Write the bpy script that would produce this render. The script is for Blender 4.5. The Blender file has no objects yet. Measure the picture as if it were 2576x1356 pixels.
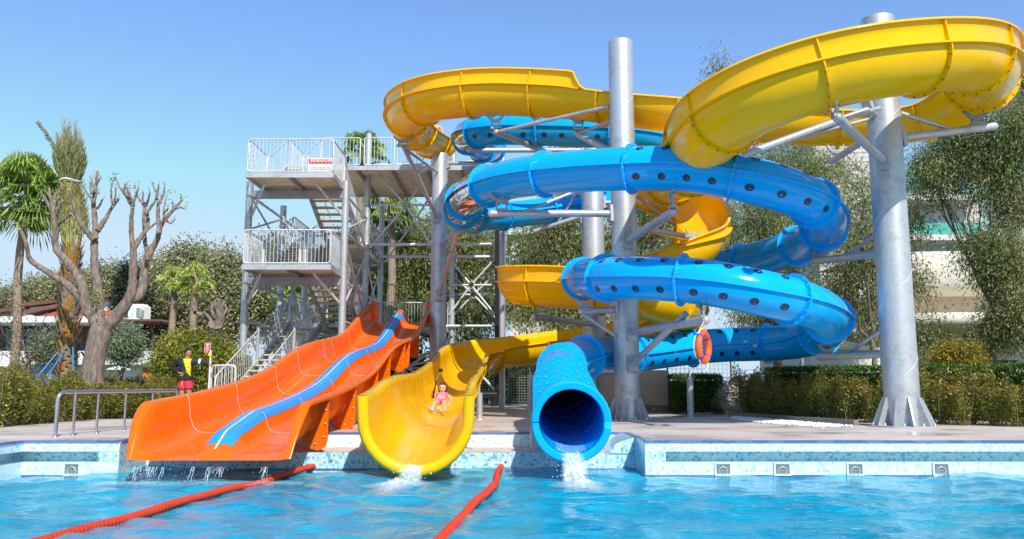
import bpy, math, random
import numpy as np
from mathutils import Vector, Matrix
R = math.radians
random.seed(7)
rng = np.random.default_rng(7)
scene = bpy.context.scene
C = scene.collection

# ------------------------------------------------------------------ camera
FPX, CX, CY = 2080.0, 1288.0, 678.0
TH = math.atan(292.0 / FPX)
CAMZ = 0.8
cd = bpy.data.cameras.new('camera')
cam = bpy.data.objects.new('camera', cd)
C.objects.link(cam)
cam.location = (0, 0, CAMZ)
cam.rotation_euler = (math.pi / 2 + TH, 0, 0)
cd.sensor_width = 36
cd.lens = 36 * FPX / 2576
cd.clip_start = 0.05
cd.clip_end = 2000
scene.camera = cam

def U(px, py, Y):
    """world point seen at photo coordinate (px,py), standing at depth Y"""
    dx = (px - CX) / FPX
    dv = (CY - py) / FPX
    d = (dx, math.cos(TH) - dv * math.sin(TH), math.sin(TH) + dv * math.cos(TH))
    t = Y / d[1]
    return Vector((d[0] * t, Y, CAMZ + d[2] * t))

def G(px, py, z=0.0):
    """ground point seen at photo coordinate"""
    dx = (px - CX) / FPX
    dv = (CY - py) / FPX
    d = (dx, math.cos(TH) - dv * math.sin(TH), math.sin(TH) + dv * math.cos(TH))
    t = (z - CAMZ) / d[2]
    return Vector((d[0] * t, d[1] * t, z))

# ------------------------------------------------------------------ mesh helpers
ORG = {}
class MB:
    def __init__(s):
        s.v = []; s.f = []; s.m = []; s.sm = []
    def add(s, vs, fs, m=0, sm=False):
        b = len(s.v)
        s.v.extend([tuple(p) for p in vs])
        for f in fs:
            s.f.append(tuple(b + i for i in f)); s.m.append(m); s.sm.append(sm)
        return s
    def box(s, c, sz, m=0, rz=0.0):
        hx, hy, hz = sz[0] / 2, sz[1] / 2, sz[2] / 2
        co, si = math.cos(rz), math.sin(rz)
        vs = []
        for x, y, z in ((-1,-1,-1),(1,-1,-1),(1,1,-1),(-1,1,-1),(-1,-1,1),(1,-1,1),(1,1,1),(-1,1,1)):
            X, Y = x * hx, y * hy
            vs.append((c[0] + X * co - Y * si, c[1] + X * si + Y * co, c[2] + z * hz))
        return s.add(vs, [(0,3,2,1),(4,5,6,7),(0,1,5,4),(1,2,6,5),(2,3,7,6),(3,0,4,7)], m)
    def bx(s, x0, x1, y0, y1, z0, z1, m=0):
        return s.box(((x0+x1)/2, (y0+y1)/2, (z0+z1)/2), (abs(x1-x0), abs(y1-y0), abs(z1-z0)), m)
    def bar(s, p0, p1, w, h, m=0, up=(0,0,1)):
        p0 = Vector(p0); p1 = Vector(p1)
        d = (p1 - p0).normalized()
        u = Vector(up)
        if abs(d.dot(u)) > 0.98: u = Vector((0,1,0))
        a = d.cross(u).normalized(); b = a.cross(d)
        vs = []
        for p in (p0, p1):
            for i, j in ((-1,-1),(1,-1),(1,1),(-1,1)):
                vs.append(p + a * (i * w / 2) + b * (j * h / 2))
        return s.add(vs, [(3,2,1,0),(4,5,6,7),(0,1,5,4),(1,2,6,5),(2,3,7,6),(3,0,4,7)], m)
    def tube(s, pts, r, n=8, m=0, cap=True, closed=False):
        pts = [Vector(p) for p in pts]
        N = len(pts)
        rs = r if hasattr(r, '__len__') else [r] * N
        vs = []
        T0 = None; a = None
        for i, p in enumerate(pts):
            if closed: T = pts[(i+1) % N] - pts[(i-1) % N]
            else: T = pts[min(i+1, N-1)] - pts[max(i-1, 0)]
            T.normalize()
            if a is None:
                u = Vector((0,0,1)) if abs(T.z) < .95 else Vector((0,1,0))
                a = T.cross(u).normalized()
            else:
                a = (a - T * a.dot(T)).normalized()
            b = T.cross(a)
            for k in range(n):
                t = 2 * math.pi * k / n
                vs.append(p + (a * math.cos(t) + b * math.sin(t)) * rs[i])
        fs = []
        for i in range(N if closed else N - 1):
            j = (i + 1) % N
            for k in range(n):
                l = (k + 1) % n
                fs.append((i*n+k, j*n+k, j*n+l, i*n+l))
        s.add(vs, fs, m, True)
        if cap and not closed:
            s.add(vs[:n], [tuple(range(n))], m)
            s.add(vs[-n:], [tuple(range(n))[::-1]], m)
        return s
    def rod(s, p0, p1, r, n=10, m=0, r2=None):
        return s.tube([p0, p1], [r, r if r2 is None else r2], n, m)
    def ball(s, c, r, m=0, nu=10, nv=6, sc=(1,1,1)):
        vs = []; fs = []
        for j in range(nv + 1):
            t = math.pi * j / nv
            for i in range(nu):
                p = 2 * math.pi * i / nu
                vs.append((c[0]+r*sc[0]*math.sin(t)*math.cos(p), c[1]+r*sc[1]*math.sin(t)*math.sin(p), c[2]+r*sc[2]*math.cos(t)))
        for j in range(nv):
            for i in range(nu):
                fs.append((j*nu+i, (j+1)*nu+i, (j+1)*nu+(i+1)%nu, j*nu+(i+1)%nu))
        return s.add(vs, fs, m, True)
    def sheet(s, rows, m=0, sm=True, flip=False):
        n = len(rows[0]); vs = [p for r in rows for p in r]; fs = []
        for i in range(len(rows) - 1):
            for k in range(n - 1):
                q = (i*n+k, i*n+k+1, (i+1)*n+k+1, (i+1)*n+k)
                fs.append(q[::-1] if flip else q)
        return s.add(vs, fs, m, sm)
    def prism(s, poly, d, m=0):
        """poly: 3-D points of a planar polygon, d: extrusion vector"""
        n = len(poly); d = Vector(d)
        vs = [Vector(p) for p in poly] + [Vector(p) + d for p in poly]
        fs = [tuple(range(n))[::-1], tuple(range(n, 2*n))]
        for i in range(n):
            fs.append((i, (i+1) % n, n + (i+1) % n, n + i))
        return s.add(vs, fs, m)
    def lathe(s, c, prof, n=24, m=0, sm=True):
        vs = []; fs = []
        for r, z in prof:
            for k in range(n):
                t = 2*math.pi*k/n
                vs.append((c[0]+r*math.cos(t), c[1]+r*math.sin(t), c[2]+z))
        for i in range(len(prof)-1):
            for k in range(n):
                fs.append((i*n+k, i*n+(k+1)%n, (i+1)*n+(k+1)%n, (i+1)*n+k))
        return s.add(vs, fs, m, sm)
    def build(s, name, mats, parent=None, origin=None):
        if not isinstance(mats, (list, tuple)): mats = [mats]
        me = bpy.data.meshes.new(name)
        if parent is not None: o_ = ORG[parent.name]
        elif origin is not None: o_ = Vector(origin)
        else: o_ = Vector((0,0,0))
        va = np.array([tuple(p) for p in s.v], dtype=float).reshape(-1, 3) - np.array(tuple(o_))
        me.from_pydata(va.tolist(), [], s.f)
        for m in mats: me.materials.append(m)
        me.polygons.foreach_set('material_index', s.m)
        me.polygons.foreach_set('use_smooth', s.sm)
        me.update()
        ob = bpy.data.objects.new(name, me)
        C.objects.link(ob)
        if parent is not None: ob.parent = parent
        else: ob.location = o_
        ORG[ob.name] = Vector(o_)
        return ob

def tag(o, label=None, cat=None, group=None, kind=None):
    if label: o['label'] = label
    if cat: o['category'] = cat
    if group: o['group'] = group
    if kind: o['kind'] = kind
    return o
def thing(name, label, cat, loc, group=None):
    o = bpy.data.objects.new(name, None)
    o.empty_display_size = 0.2
    C.objects.link(o)
    o.location = loc
    ORG[o.name] = Vector(loc)
    return tag(o, label, cat, group)
def dup(root, loc, rz=0.0, sc=1.0, label=None, group=None):
    r = root.copy(); C.objects.link(r)
    r.location = loc; r.rotation_euler = (0, 0, rz)
    r.scale = (sc, sc, sc) if not hasattr(sc, '__len__') else sc
    if label: r['label'] = label
    if group: r['group'] = group
    for ch in list(root.children):
        c = ch.copy(); C.objects.link(c); c.parent = r
        for g in list(ch.children):
            d = g.copy(); C.objects.link(d); d.parent = c
    return r

# ------------------------------------------------------------------ materials
def newmat(name):
    m = bpy.data.materials.new(name); m.use_nodes = True
    nt = m.node_tree; nt.nodes.clear()
    out = nt.nodes.new('ShaderNodeOutputMaterial')
    p = nt.nodes.new('ShaderNodeBsdfPrincipled')
    nt.links.new(p.outputs[0], out.inputs[0])
    return m, nt, p, out
def N(nt, t, **kw):
    n = nt.nodes.new(t)
    for k, v in kw.items():
        if k in n.inputs: n.inputs[k].default_value = v
        else: setattr(n, k, v)
    return n
def ramp(nt, fac, stops):
    n = nt.nodes.new('ShaderNodeValToRGB')
    e = n.color_ramp.elements
    while len(e) > 1: e.remove(e[-1])
    e[0].position = stops[0][0]; e[0].color = (*stops[0][1], 1)
    for p, c in stops[1:]:
        k = e.new(p); k.color = (*c, 1)
    nt.links.new(fac, n.inputs[0])
    return n.outputs[0]
def coord(nt, scale=(1,1,1), which='Object'):
    tc = nt.nodes.new('ShaderNodeTexCoord')
    mp = nt.nodes.new('ShaderNodeMapping')
    mp.inputs['Scale'].default_value = scale
    nt.links.new(tc.outputs[which], mp.inputs[0])
    return mp.outputs[0]
def mat(name, col, rough=.5, metal=0., var=.12, scale=3., bump=0., bscale=40., spec=.5, coat=0., stretch=(1,1,1)):
    """noise-varied surface"""
    m, nt, p, out = newmat(name)
    co = coord(nt, stretch)
    no = N(nt, 'ShaderNodeTexNoise', Scale=scale, Detail=5.0, Roughness=.6)
    nt.links.new(co, no.inputs['Vector'])
    a = tuple(max(0, c * (1 - var)) for c in col); b = tuple(min(1, c * (1 + var)) for c in col)
    c = ramp(nt, no.outputs[0], [(.3, a), (.7, b)])
    nt.links.new(c, p.inputs['Base Color'])
    p.inputs['Roughness'].default_value = rough
    p.inputs['Metallic'].default_value = metal
    p.inputs['Specular IOR Level'].default_value = spec
    p.inputs['Coat Weight'].default_value = coat
    p.inputs['Coat Roughness'].default_value = .05
    if bump:
        n2 = N(nt, 'ShaderNodeTexNoise', Scale=bscale, Detail=4.0)
        nt.links.new(co, n2.inputs['Vector'])
        bp = N(nt, 'ShaderNodeBump', Strength=bump, Distance=.02)
        nt.links.new(n2.outputs[0], bp.inputs['Height'])
        nt.links.new(bp.outputs[0], p.inputs['Normal'])
    return m

def gelcoat(name, col, tr=.12, rough=.16):
    """glossy fibreglass that lets a little light through, a bit scuffed"""
    m, nt, p, out = newmat(name)
    co = coord(nt)
    no = N(nt, 'ShaderNodeTexNoise', Scale=1.3, Detail=6.0, Roughness=.65)
    nt.links.new(co, no.inputs['Vector'])
    n9 = N(nt, 'ShaderNodeTexNoise', Scale=9.0, Detail=8.0, Roughness=.8)
    nt.links.new(coord(nt, (1,1,.25)), n9.inputs['Vector'])
    c0 = ramp(nt, no.outputs[0], [(.3, tuple(x * .96 for x in col)), (.7, tuple(min(1, x * 1.03) for x in col))])
    grime = ramp(nt, n9.outputs[0], [(.30, (.84,.85,.87)), (.48, (1,1,1))])
    gm = N(nt, 'ShaderNodeMix', data_type='RGBA', blend_type='MULTIPLY'); gm.inputs[0].default_value = .40
    nt.links.new(c0, gm.inputs[6]); nt.links.new(grime, gm.inputs[7]); c = gm.outputs[2]
    p.inputs['Specular IOR Level'].default_value = .32
    nt.links.new(c, p.inputs['Base Color'])
    n2 = N(nt, 'ShaderNodeTexNoise', Scale=5.0, Detail=5.0)
    nt.links.new(co, n2.inputs['Vector'])
    rr = ramp(nt, n2.outputs[0], [(.35, (rough * .7,) * 3), (.75, (rough * 1.9,) * 3)])
    nt.links.new(rr, p.inputs['Roughness'])
    n3 = N(nt, 'ShaderNodeTexNoise', Scale=2.2, Detail=2.0)
    nt.links.new(co, n3.inputs['Vector'])
    bp = N(nt, 'ShaderNodeBump', Strength=.05, Distance=.06)
    nt.links.new(n3.outputs[0], bp.inputs['Height'])
    nt.links.new(bp.outputs[0], p.inputs['Normal'])
    if tr:
        tl = N(nt, 'ShaderNodeBsdfTranslucent')
        nt.links.new(c, tl.inputs[0])
        mx = N(nt, 'ShaderNodeMixShader'); mx.inputs[0].default_value = tr
        nt.links.new(p.outputs[0], mx.inputs[1]); nt.links.new(tl.outputs[0], mx.inputs[2])
        nt.links.new(mx.outputs[0], out.inputs[0])
    return m

M = {}
M['yellow'] = gelcoat('yellow_gelcoat', (1.0, .555, .002), .05)
M['yellow_edge'] = gelcoat('yellow_flange', (1.0, .56, .003), .03, .3)
M['blue'] = gelcoat('blue_gelcoat', (.002, .42, .97), .0, .12)
M['blue_edge'] = gelcoat('blue_flange', (.003, .44, .98), .0, .25)
M['orange'] = gelcoat('orange_gelcoat', (1.0, .155, .001), .05)
M['stripe'] = gelcoat('stripe_blue', (.03, .33, .88), 0, .2)
M['seam_white'] = mat('seam_sealant', (.85, .76, .60), .5)
M['spot'] = mat('tinted_spot', (.012, .035, .09), .25, var=.3)
M['bolt'] = mat('dark_bolt', (.10, .07, .04), .5, .3)
M['bolt_bright'] = mat('bright_bolt', (.45, .52, .6), .35, .6)
def galv(name, col, rough, metal):
    m, nt, p, out = newmat(name)
    co = coord(nt)
    no = N(nt, 'ShaderNodeTexNoise', Scale=2.0, Detail=8.0, Roughness=.75)
    nt.links.new(co, no.inputs['Vector'])
    vo = N(nt, 'ShaderNodeTexVoronoi', Scale=38.0)
    nt.links.new(co, vo.inputs['Vector'])
    c1 = ramp(nt, no.outputs[0], [(.3, tuple(x * .66 for x in col)), (.5, col), (.72, tuple(min(1, x * 1.12) for x in col))])
    mx = N(nt, 'ShaderNodeMix', data_type='RGBA', blend_type='MULTIPLY')
    mx.inputs[0].default_value = .22
    nt.links.new(c1, mx.inputs[6]); nt.links.new(vo.outputs['Color'], mx.inputs[7])
    nt.links.new(mx.outputs[2], p.inputs['Base Color'])
    p.inputs['Metallic'].default_value = metal
    rr = ramp(nt, no.outputs[0], [(.3, (rough * 1.3,) * 3), (.7, (rough * .8,) * 3)])
    nt.links.new(rr, p.inputs['Roughness'])
    return m
M['galv'] = galv('galvanised_steel', (.62, .64, .66), .42, .5)
M['galv_light'] = galv('galvanised_tube', (.80, .82, .84), .45, .35)
M['galv_dark'] = galv('weathered_steel', (.42, .43, .45), .5, .4)
M['steel'] = mat('brushed_stainless', (.55, .56, .60), .22, .9, .08, 6)
M['black_steel'] = mat('black_paint', (.012, .013, .015), .35, .0, .2)
M['ply'] = mat('deck_boards', (.78, .72, .55), .7, 0, .2, 4, .2)
M['tread'] = mat('tread_grp', (.62, .53, .37), .7, 0, .2, 6, .2)
M['white_paint'] = mat('white_paint', (.78, .78, .77), .5, 0, .05)
M['red_paint'] = mat('red_paint', (.62, .03, .04), .4)
M['cream'] = mat('cream_render', (.72, .67, .57), .8, 0, .08, 2, .15, 90)
M['beige'] = mat('beige_render', (.55, .46, .36), .85, 0, .08, 2, .15, 90)
M['taupe'] = mat('grey_plinth_tile', (.20, .17, .16), .6, 0, .15, 3)
M['roof_brown'] = mat('brown_roof_edge', (.16, .07, .05), .7, 0, .2, 4)
M['roof_red'] = mat('red_clay_tiles', (.40, .10, .06), .8, 0, .25, 25, .4, 30)
M['niche'] = mat('niche_grey', (.16,.19,.20), .6)
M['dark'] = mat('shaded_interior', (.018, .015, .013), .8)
M['brown_wood'] = mat('brown_wood', (.12, .06, .03), .6, 0, .25, 6)
M['orange_wood'] = mat('orange_wood', (.50, .20, .03), .6, 0, .25, 8)
M['green_roof'] = mat('green_canvas', (.06, .20, .13), .7)
M['grey_canvas'] = mat('grey_canvas', (.30, .34, .40), .8)
M['glass_win'] = mat('window_glass', (.05, .10, .12), .06, 0, .2, 1, 0, 1, .8)
M['glass_green'] = mat('green_balcony_glass', (.10, .42, .36), .08, 0, .15)
M['curtain'] = mat('curtain', (.48, .58, .60), .8, 0, .2, 3, stretch=(8,8,.2))
M['grout'] = mat('pool_plastic', (.78, .80, .78), .45)
M['grille'] = mat('grille_steel', (.48, .52, .52), .4, .3)
M['buoy'] = mat('buoy_orange', (.90, .13, .01), .45, 0, .06)
M['band_violet'] = mat('violet_tape', (.13, .05, .42), .5)
M['rope_white'] = mat('white_rope', (.8, .8, .78), .7)
M['rope_red'] = mat('lane_hose_red', (.68, .05, .013), .42, 0, .15, 5, spec=.4)
M['prop_blue'] = mat('blue_prop', (.05, .20, .48), .4)
M['rust'] = mat('rust_frame', (.34, .10, .04), .7, 0, .3, 8)
M['gravel'] = mat('white_pebble', (.80, .79, .78), .8, 0, .08)
M['curb'] = mat('kerb_tile', (.22, .19, .175), .6, 0, .2, 4)

# clear tube sections: tinted acrylic (sees through, reflects)
def clear(name):
    m, nt, p, out = newmat(name)
    nt.nodes.remove(p)
    tr = N(nt, 'ShaderNodeBsdfTransparent'); tr.inputs[0].default_value = (.20, .30, .58, 1)
    gl = N(nt, 'ShaderNodeBsdfGlossy'); gl.inputs['Roughness'].default_value = .04; gl.inputs[0].default_value = (.9,.92,1,1)
    fr = N(nt, 'ShaderNodeFresnel'); fr.inputs[0].default_value = 1.45
    mx = N(nt, 'ShaderNodeMixShader')
    nt.links.new(fr.outputs[0], mx.inputs[0]); nt.links.new(tr.outputs[0], mx.inputs[1]); nt.links.new(gl.outputs[0], mx.inputs[2])
    df = N(nt, 'ShaderNodeBsdfDiffuse'); df.inputs[0].default_value = (.006,.13,.52,1)
    m2 = N(nt, 'ShaderNodeMixShader'); m2.inputs[0].default_value = .42
    nt.links.new(tr.outputs[0], m2.inputs[1]); nt.links.new(df.outputs[0], m2.inputs[2]); nt.links.new(m2.outputs[0], mx.inputs[1])
    nt.links.new(mx.outputs[0], out.inputs[0])
    return m
M['clear'] = clear('tinted_acrylic')

# mosaic of small glass tiles, one random tone per cell
def mosaic(name, size, tones, grout=(.70, .80, .82), off=.0):
    m, nt, p, out = newmat(name)
    tc = nt.nodes.new('ShaderNodeTexCoord')
    sc = N(nt, 'ShaderNodeVectorMath', operation='MULTIPLY_ADD')
    sc.inputs[1].default_value = (1/size,)*3; sc.inputs[2].default_value = (.37+off, .41, .5)
    nt.links.new(tc.outputs['Object'], sc.inputs[0])
    fl = N(nt, 'ShaderNodeVectorMath', operation='FLOOR'); nt.links.new(sc.outputs[0], fl.inputs[0])
    wn = N(nt, 'ShaderNodeTexWhiteNoise'); nt.links.new(fl.outputs[0], wn.inputs['Vector'])
    r = nt.nodes.new('ShaderNodeValToRGB'); r.color_ramp.interpolation = 'CONSTANT'
    e = r.color_ramp.elements
    while len(e) > 1: e.remove(e[-1])
    e[0].position = 0; e[0].color = (*tones[0][1], 1)
    for q, c in tones[1:]:
        k = e.new(q); k.color = (*c, 1)
    nt.links.new(wn.outputs['Value'], r.inputs[0])
    # large clouds vary how dense the dark tiles are
    nt.links.new(r.outputs[0], p.inputs['Base Color'])
    p.inputs['Roughness'].default_value = .18
    return m
M['mosaic'] = mosaic('glass_mosaic', .036, [(0, (.66,.80,.83)), (.42, (.50,.73,.80)), (.70, (.34,.62,.74)), (.90, (.16,.46,.62))])
M['mosaic_pale'] = mosaic('glass_mosaic_pale', .036, [(0, (.76,.86,.88)), (.5, (.66,.82,.86)), (.80, (.52,.74,.82)), (.94, (.36,.62,.75))])
M['trim_blue'] = mosaic('blue_trim_tile', .24, [(0, (.10,.16,.38)), (.5, (.16,.22,.44))])

def deckmat():
    m, nt, p, out = newmat('plank_porcelain')
    tc = nt.nodes.new('ShaderNodeTexCoord')
    br = N(nt, 'ShaderNodeTexBrick', offset=.37, squash=1.0)
    br.inputs['Scale'].default_value = 1.0
    br.inputs['Mortar Size'].default_value = .006
    br.inputs['Brick Width'].default_value = 1.2
    br.inputs['Row Height'].default_value = .2
    br.inputs['Color1'].default_value = (.0,.0,.0,1); br.inputs['Color2'].default_value = (1,1,1,1)
    br.inputs['Mortar'].default_value = (.2,.2,.2,1)
    nt.links.new(tc.outputs['Object'], br.inputs['Vector'])
    mp = N(nt, 'ShaderNodeMapping'); mp.inputs['Scale'].default_value = (1.1, 16, 1)
    nt.links.new(tc.outputs['Object'], mp.inputs[0])
    no = N(nt, 'ShaderNodeTexNoise', Scale=1.6, Detail=7.0, Roughness=.65, Distortion=.6)
    nt.links.new(mp.outputs[0], no.inputs['Vector'])
    n2 = N(nt, 'ShaderNodeTexNoise', Scale=.6, Detail=3.0)
    nt.links.new(tc.outputs['Object'], n2.inputs['Vector'])
    c1 = ramp(nt, no.outputs[0], [(.3, (.47,.38,.315)), (.5, (.64,.545,.47)), (.72, (.76,.68,.60))])
    mx = N(nt, 'ShaderNodeMix', data_type='RGBA', blend_type='OVERLAY'); mx.inputs[0].default_value = .22
    nt.links.new(c1, mx.inputs[6]); nt.links.new(br.outputs[0], mx.inputs[7])
    m3 = N(nt, 'ShaderNodeMix', data_type='RGBA', blend_type='MULTIPLY'); m3.inputs[0].default_value = .35
    c2 = ramp(nt, n2.outputs[0], [(.35, (.7,.68,.66)), (.65, (1,1,1))])
    nt.links.new(mx.outputs[2], m3.inputs[6]); nt.links.new(c2, m3.inputs[7])
    nt.links.new(m3.outputs[2], p.inputs['Base Color'])
    rw = ramp(nt, n2.outputs[0], [(.38, (.22,)*3), (.5, (.6,)*3)])
    nt.links.new(rw, p.inputs['Roughness'])
    return m
M['deck'] = deckmat()

def groundmat():
    m, nt, p, out = newmat('soil_and_lawn')
    co = coord(nt)
    no = N(nt, 'ShaderNodeTexNoise', Scale=.35, Detail=8.0, Roughness=.7)
    nt.links.new(co, no.inputs['Vector'])
    c = ramp(nt, no.outputs[0], [(.35, (.05,.07,.02)), (.55, (.10,.11,.04)), (.7, (.17,.13,.08))])
    nt.links.new(c, p.inputs['Base Color'])
    p.inputs['Roughness'].default_value = .95
    return m
M['ground'] = groundmat()

def watermat():
    m, nt, p, out = newmat('pool_water')
    co = coord(nt, (1, 1.0, 1))
    # body colour of the pool: lighter where the bed is shallow near the wall, cloudy patches
    n1 = N(nt, 'ShaderNodeTexNoise', Scale=.9, Detail=4.0, Roughness=.55, Distortion=.8)
    nt.links.new(co, n1.inputs['Vector'])
    body = ramp(nt, n1.outputs[0], [(.3, (.0, .205, .34)), (.5, (.0, .30, .46)), (.72, (.0, .40, .56))])
    # bright caustic lines painted into the water's base colour
    mp = N(nt, 'ShaderNodeMapping'); mp.inputs['Scale'].default_value = (1, 1.6, 1)
    nt.links.new(co, mp.inputs[0])
    vo = N(nt, 'ShaderNodeTexVoronoi', Scale=4.6, feature='DISTANCE_TO_EDGE')
    nd = N(nt, 'ShaderNodeTexNoise', Scale=2.4, Detail=3.0)
    nt.links.new(mp.outputs[0], nd.inputs['Vector'])
    ad = N(nt, 'ShaderNodeVectorMath', operation='MULTIPLY_ADD')
    ad.inputs[1].default_value = (.6,.6,.6)
    nt.links.new(nd.outputs['Color'], ad.inputs[0]); nt.links.new(mp.outputs[0], ad.inputs[2])
    nt.links.new(ad.outputs[0], vo.inputs['Vector'])
    caustic_net = ramp(nt, vo.outputs['Distance'], [(.0, (1,1,1)), (.05, (.35,.35,.35)), (.14, (0,0,0))])
    bed = N(nt, 'ShaderNodeMix', data_type='RGBA')  # lays the painted caustic lines over the body colour
    bed.inputs[7].default_value = (.06, .60, .76, 1)
    ml = N(nt, 'ShaderNodeMath', operation='MULTIPLY'); ml.inputs[1].default_value = .20
    nt.links.new(caustic_net, ml.inputs[0]); nt.links.new(ml.outputs[0], bed.inputs[0]); nt.links.new(body, bed.inputs[6])
    nt.links.new(bed.outputs[2], p.inputs['Base Color'])
    p.inputs['Roughness'].default_value = .05
    p.inputs['IOR'].default_value = 1.33
    p.inputs['Specular IOR Level'].default_value = .36
    w1 = N(nt, 'ShaderNodeTexNoise', Scale=7.0, Detail=3.0, Roughness=.5, Distortion=.6)
    mp2 = N(nt, 'ShaderNodeMapping'); mp2.inputs['Scale'].default_value = (1, 1.5, 1)
    nt.links.new(co, mp2.inputs[0]); nt.links.new(mp2.outputs[0], w1.inputs['Vector'])
    b1 = N(nt, 'ShaderNodeBump', Strength=.5, Distance=.03)
    nt.links.new(w1.outputs[0], b1.inputs['Height'])
    w2 = N(nt, 'ShaderNodeTexNoise', Scale=19.0, Detail=3.0, Roughness=.5)
    nt.links.new(mp2.outputs[0], w2.inputs['Vector'])
    b2 = N(nt, 'ShaderNodeBump', Strength=.28, Distance=.012)
    nt.links.new(w2.outputs[0], b2.inputs['Height']); nt.links.new(b1.outputs[0], b2.inputs['Normal'])
    nt.links.new(b2.outputs[0], p.inputs['Normal'])
    return m
M['water'] = watermat()

def foammat(name, dens):
    m, nt, p, out = newmat(name)
    p.inputs['Base Color'].default_value = (.80,.90,.95,1); p.inputs['Roughness'].default_value = .25
    co = coord(nt)
    no = N(nt, 'ShaderNodeTexNoise', Scale=26.0, Detail=4.0, Roughness=.7)
    nt.links.new(co, no.inputs['Vector'])
    at = N(nt, 'ShaderNodeAttribute', attribute_name='fade')
    sb = N(nt, 'ShaderNodeMath', operation='MULTIPLY_ADD'); sb.inputs[1].default_value = 2.4; sb.inputs[2].default_value = -1.2 + dens
    nt.links.new(no.outputs[0], sb.inputs[0])
    mu = N(nt, 'ShaderNodeMath', operation='MULTIPLY', use_clamp=True)
    nt.links.new(sb.outputs[0], mu.inputs[0]); nt.links.new(at.outputs['Fac'], mu.inputs[1])
    tr = N(nt, 'ShaderNodeBsdfTransparent')
    mx = N(nt, 'ShaderNodeMixShader')
    nt.links.new(mu.outputs[0], mx.inputs[0]); nt.links.new(tr.outputs[0], mx.inputs[1]); nt.links.new(p.outputs[0], mx.inputs[2])
    nt.links.new(mx.outputs[0], out.inputs[0])
    return m
M['foam'] = foammat('white_water', .34)
M['foam_mound'] = foammat('foam_mound', .66)
M['foam_thin'] = foammat('thin_foam', .25)
def dropmat():
    m, nt, p, out = newmat('water_drops')
    p.inputs['Base Color'].default_value = (.86,.93,.97,1); p.inputs['Roughness'].default_value = .08
    return m
M['drops'] = dropmat()

def leafmat(name, tr=.35, rough=.5):
    m, nt, p, out = newmat(name)
    at = N(nt, 'ShaderNodeAttribute', attribute_name='col')
    nt.links.new(at.outputs['Color'], p.inputs['Base Color'])
    p.inputs['Roughness'].default_value = rough
    p.inputs['Specular IOR Level'].default_value = .35
    tl = N(nt, 'ShaderNodeBsdfTranslucent')
    nt.links.new(at.outputs['Color'], tl.inputs[0])
    mx = N(nt, 'ShaderNodeMixShader'); mx.inputs[0].default_value = tr
    nt.links.new(p.outputs[0], mx.inputs[1]); nt.links.new(tl.outputs[0], mx.inputs[2])
    nt.links.new(mx.outputs[0], out.inputs[0])
    return m
M['leaf'] = leafmat('leaves')
M['leaf_gloss'] = leafmat('glossy_leaves', .25, .35)
M['bark'] = mat('grey_bark', (.215, .17, .135), .9, 0, .6, 13, 1.0, 22, stretch=(1,1,.3))
M['bark_dark'] = mat('brown_bark', (.13, .10, .075), .9, 0, .3, 9, .7, 30)
M['bark_palm'] = mat('palm_bark', (.34, .26, .19), .9, 0, .3, 7, .8, 22, stretch=(1,1,3))
M['cut'] = mat('pale_cut_wood', (.55, .42, .27), .8)
M['skin_tan'] = mat('tan_skin', (.42, .20, .11), .5, 0, .05)
M['skin_fair'] = mat('fair_skin', (.74, .42, .29), .45, 0, .05)
M['hair_black'] = mat('black_hair', (.012, .009, .008), .45)
M['hair_brown'] = mat('wet_brown_hair', (.09, .035, .018), .3)
M['jacket'] = mat('black_jacket', (.014, .014, .017), .7)
M['tee_yellow'] = mat('yellow_shirt', (.80, .70, .02), .8)
M['shorts_red'] = mat('red_shorts', (.66, .02, .07), .7)
M['pink'] = mat('pink_swimsuit', (.88, .16, .50), .6)
M['red_cloth'] = mat('red_bikini', (.70, .02, .05), .6)
M['white_cloth'] = mat('white_cloth', (.8,.8,.82), .7)
M['eye'] = mat('eye_dark', (.02,.015,.012), .3)
M['mouth'] = mat('open_mouth', (.20,.02,.02), .5)
M['teeth'] = mat('teeth', (.85,.82,.76), .4)

# ------------------------------------------------------------------ sun, sky
sun_az = Vector((.38, -.92)).normalized()      # towards the sun, seen from above
EL = R(43)
sdir = Vector((sun_az.x * math.cos(EL), sun_az.y * math.cos(EL), math.sin(EL)))
sl = bpy.data.lights.new('sun', 'SUN'); sl.energy = 5.0; sl.angle = R(.5); sl.color = (1, .95, .87)
so = bpy.data.objects.new('sun', sl); C.objects.link(so)
so.rotation_euler = sdir.to_track_quat('Z', 'Y').to_euler()
so.location = (20, -30, 40)
w = bpy.data.worlds.new('World'); scene.world = w; w.use_nodes = True
nt = w.node_tree; nt.nodes.clear()
sky = nt.nodes.new('ShaderNodeTexSky'); sky.sky_type = 'NISHITA'; sky.sun_disc = False
sky.sun_elevation = EL
sky.sun_rotation = math.atan2(sun_az.x, sun_az.y)
sky.air_density = 1.0; sky.dust_density = 0.0; sky.ozone_density = 6.0; sky.altitude = 0
bg = nt.nodes.new('ShaderNodeBackground'); bg.inputs[1].default_value = .15
wo = nt.nodes.new('ShaderNodeOutputWorld')
mu = nt.nodes.new('ShaderNodeMix'); mu.data_type = 'RGBA'; mu.blend_type = 'MULTIPLY'; mu.inputs[0].default_value = 1
mu.inputs[7].default_value = (1.5, 1.50, 1.55, 1)
dk = nt.nodes.new('ShaderNodeMix'); dk.data_type = 'RGBA'; dk.blend_type = 'DARKEN'; dk.inputs[0].default_value = 1
dk.inputs[7].default_value = (.62/.15, .80/.15, .97/.15, 1)
nt.links.new(sky.outputs[0], mu.inputs[6]); nt.links.new(mu.outputs[2], dk.inputs[6])
nt.links.new(dk.outputs[2], bg.inputs[0]); nt.links.new(bg.outputs[0], wo.inputs[0])
scene.view_settings.view_transform = 'Standard'
scene.view_settings.look = 'None'
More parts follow.
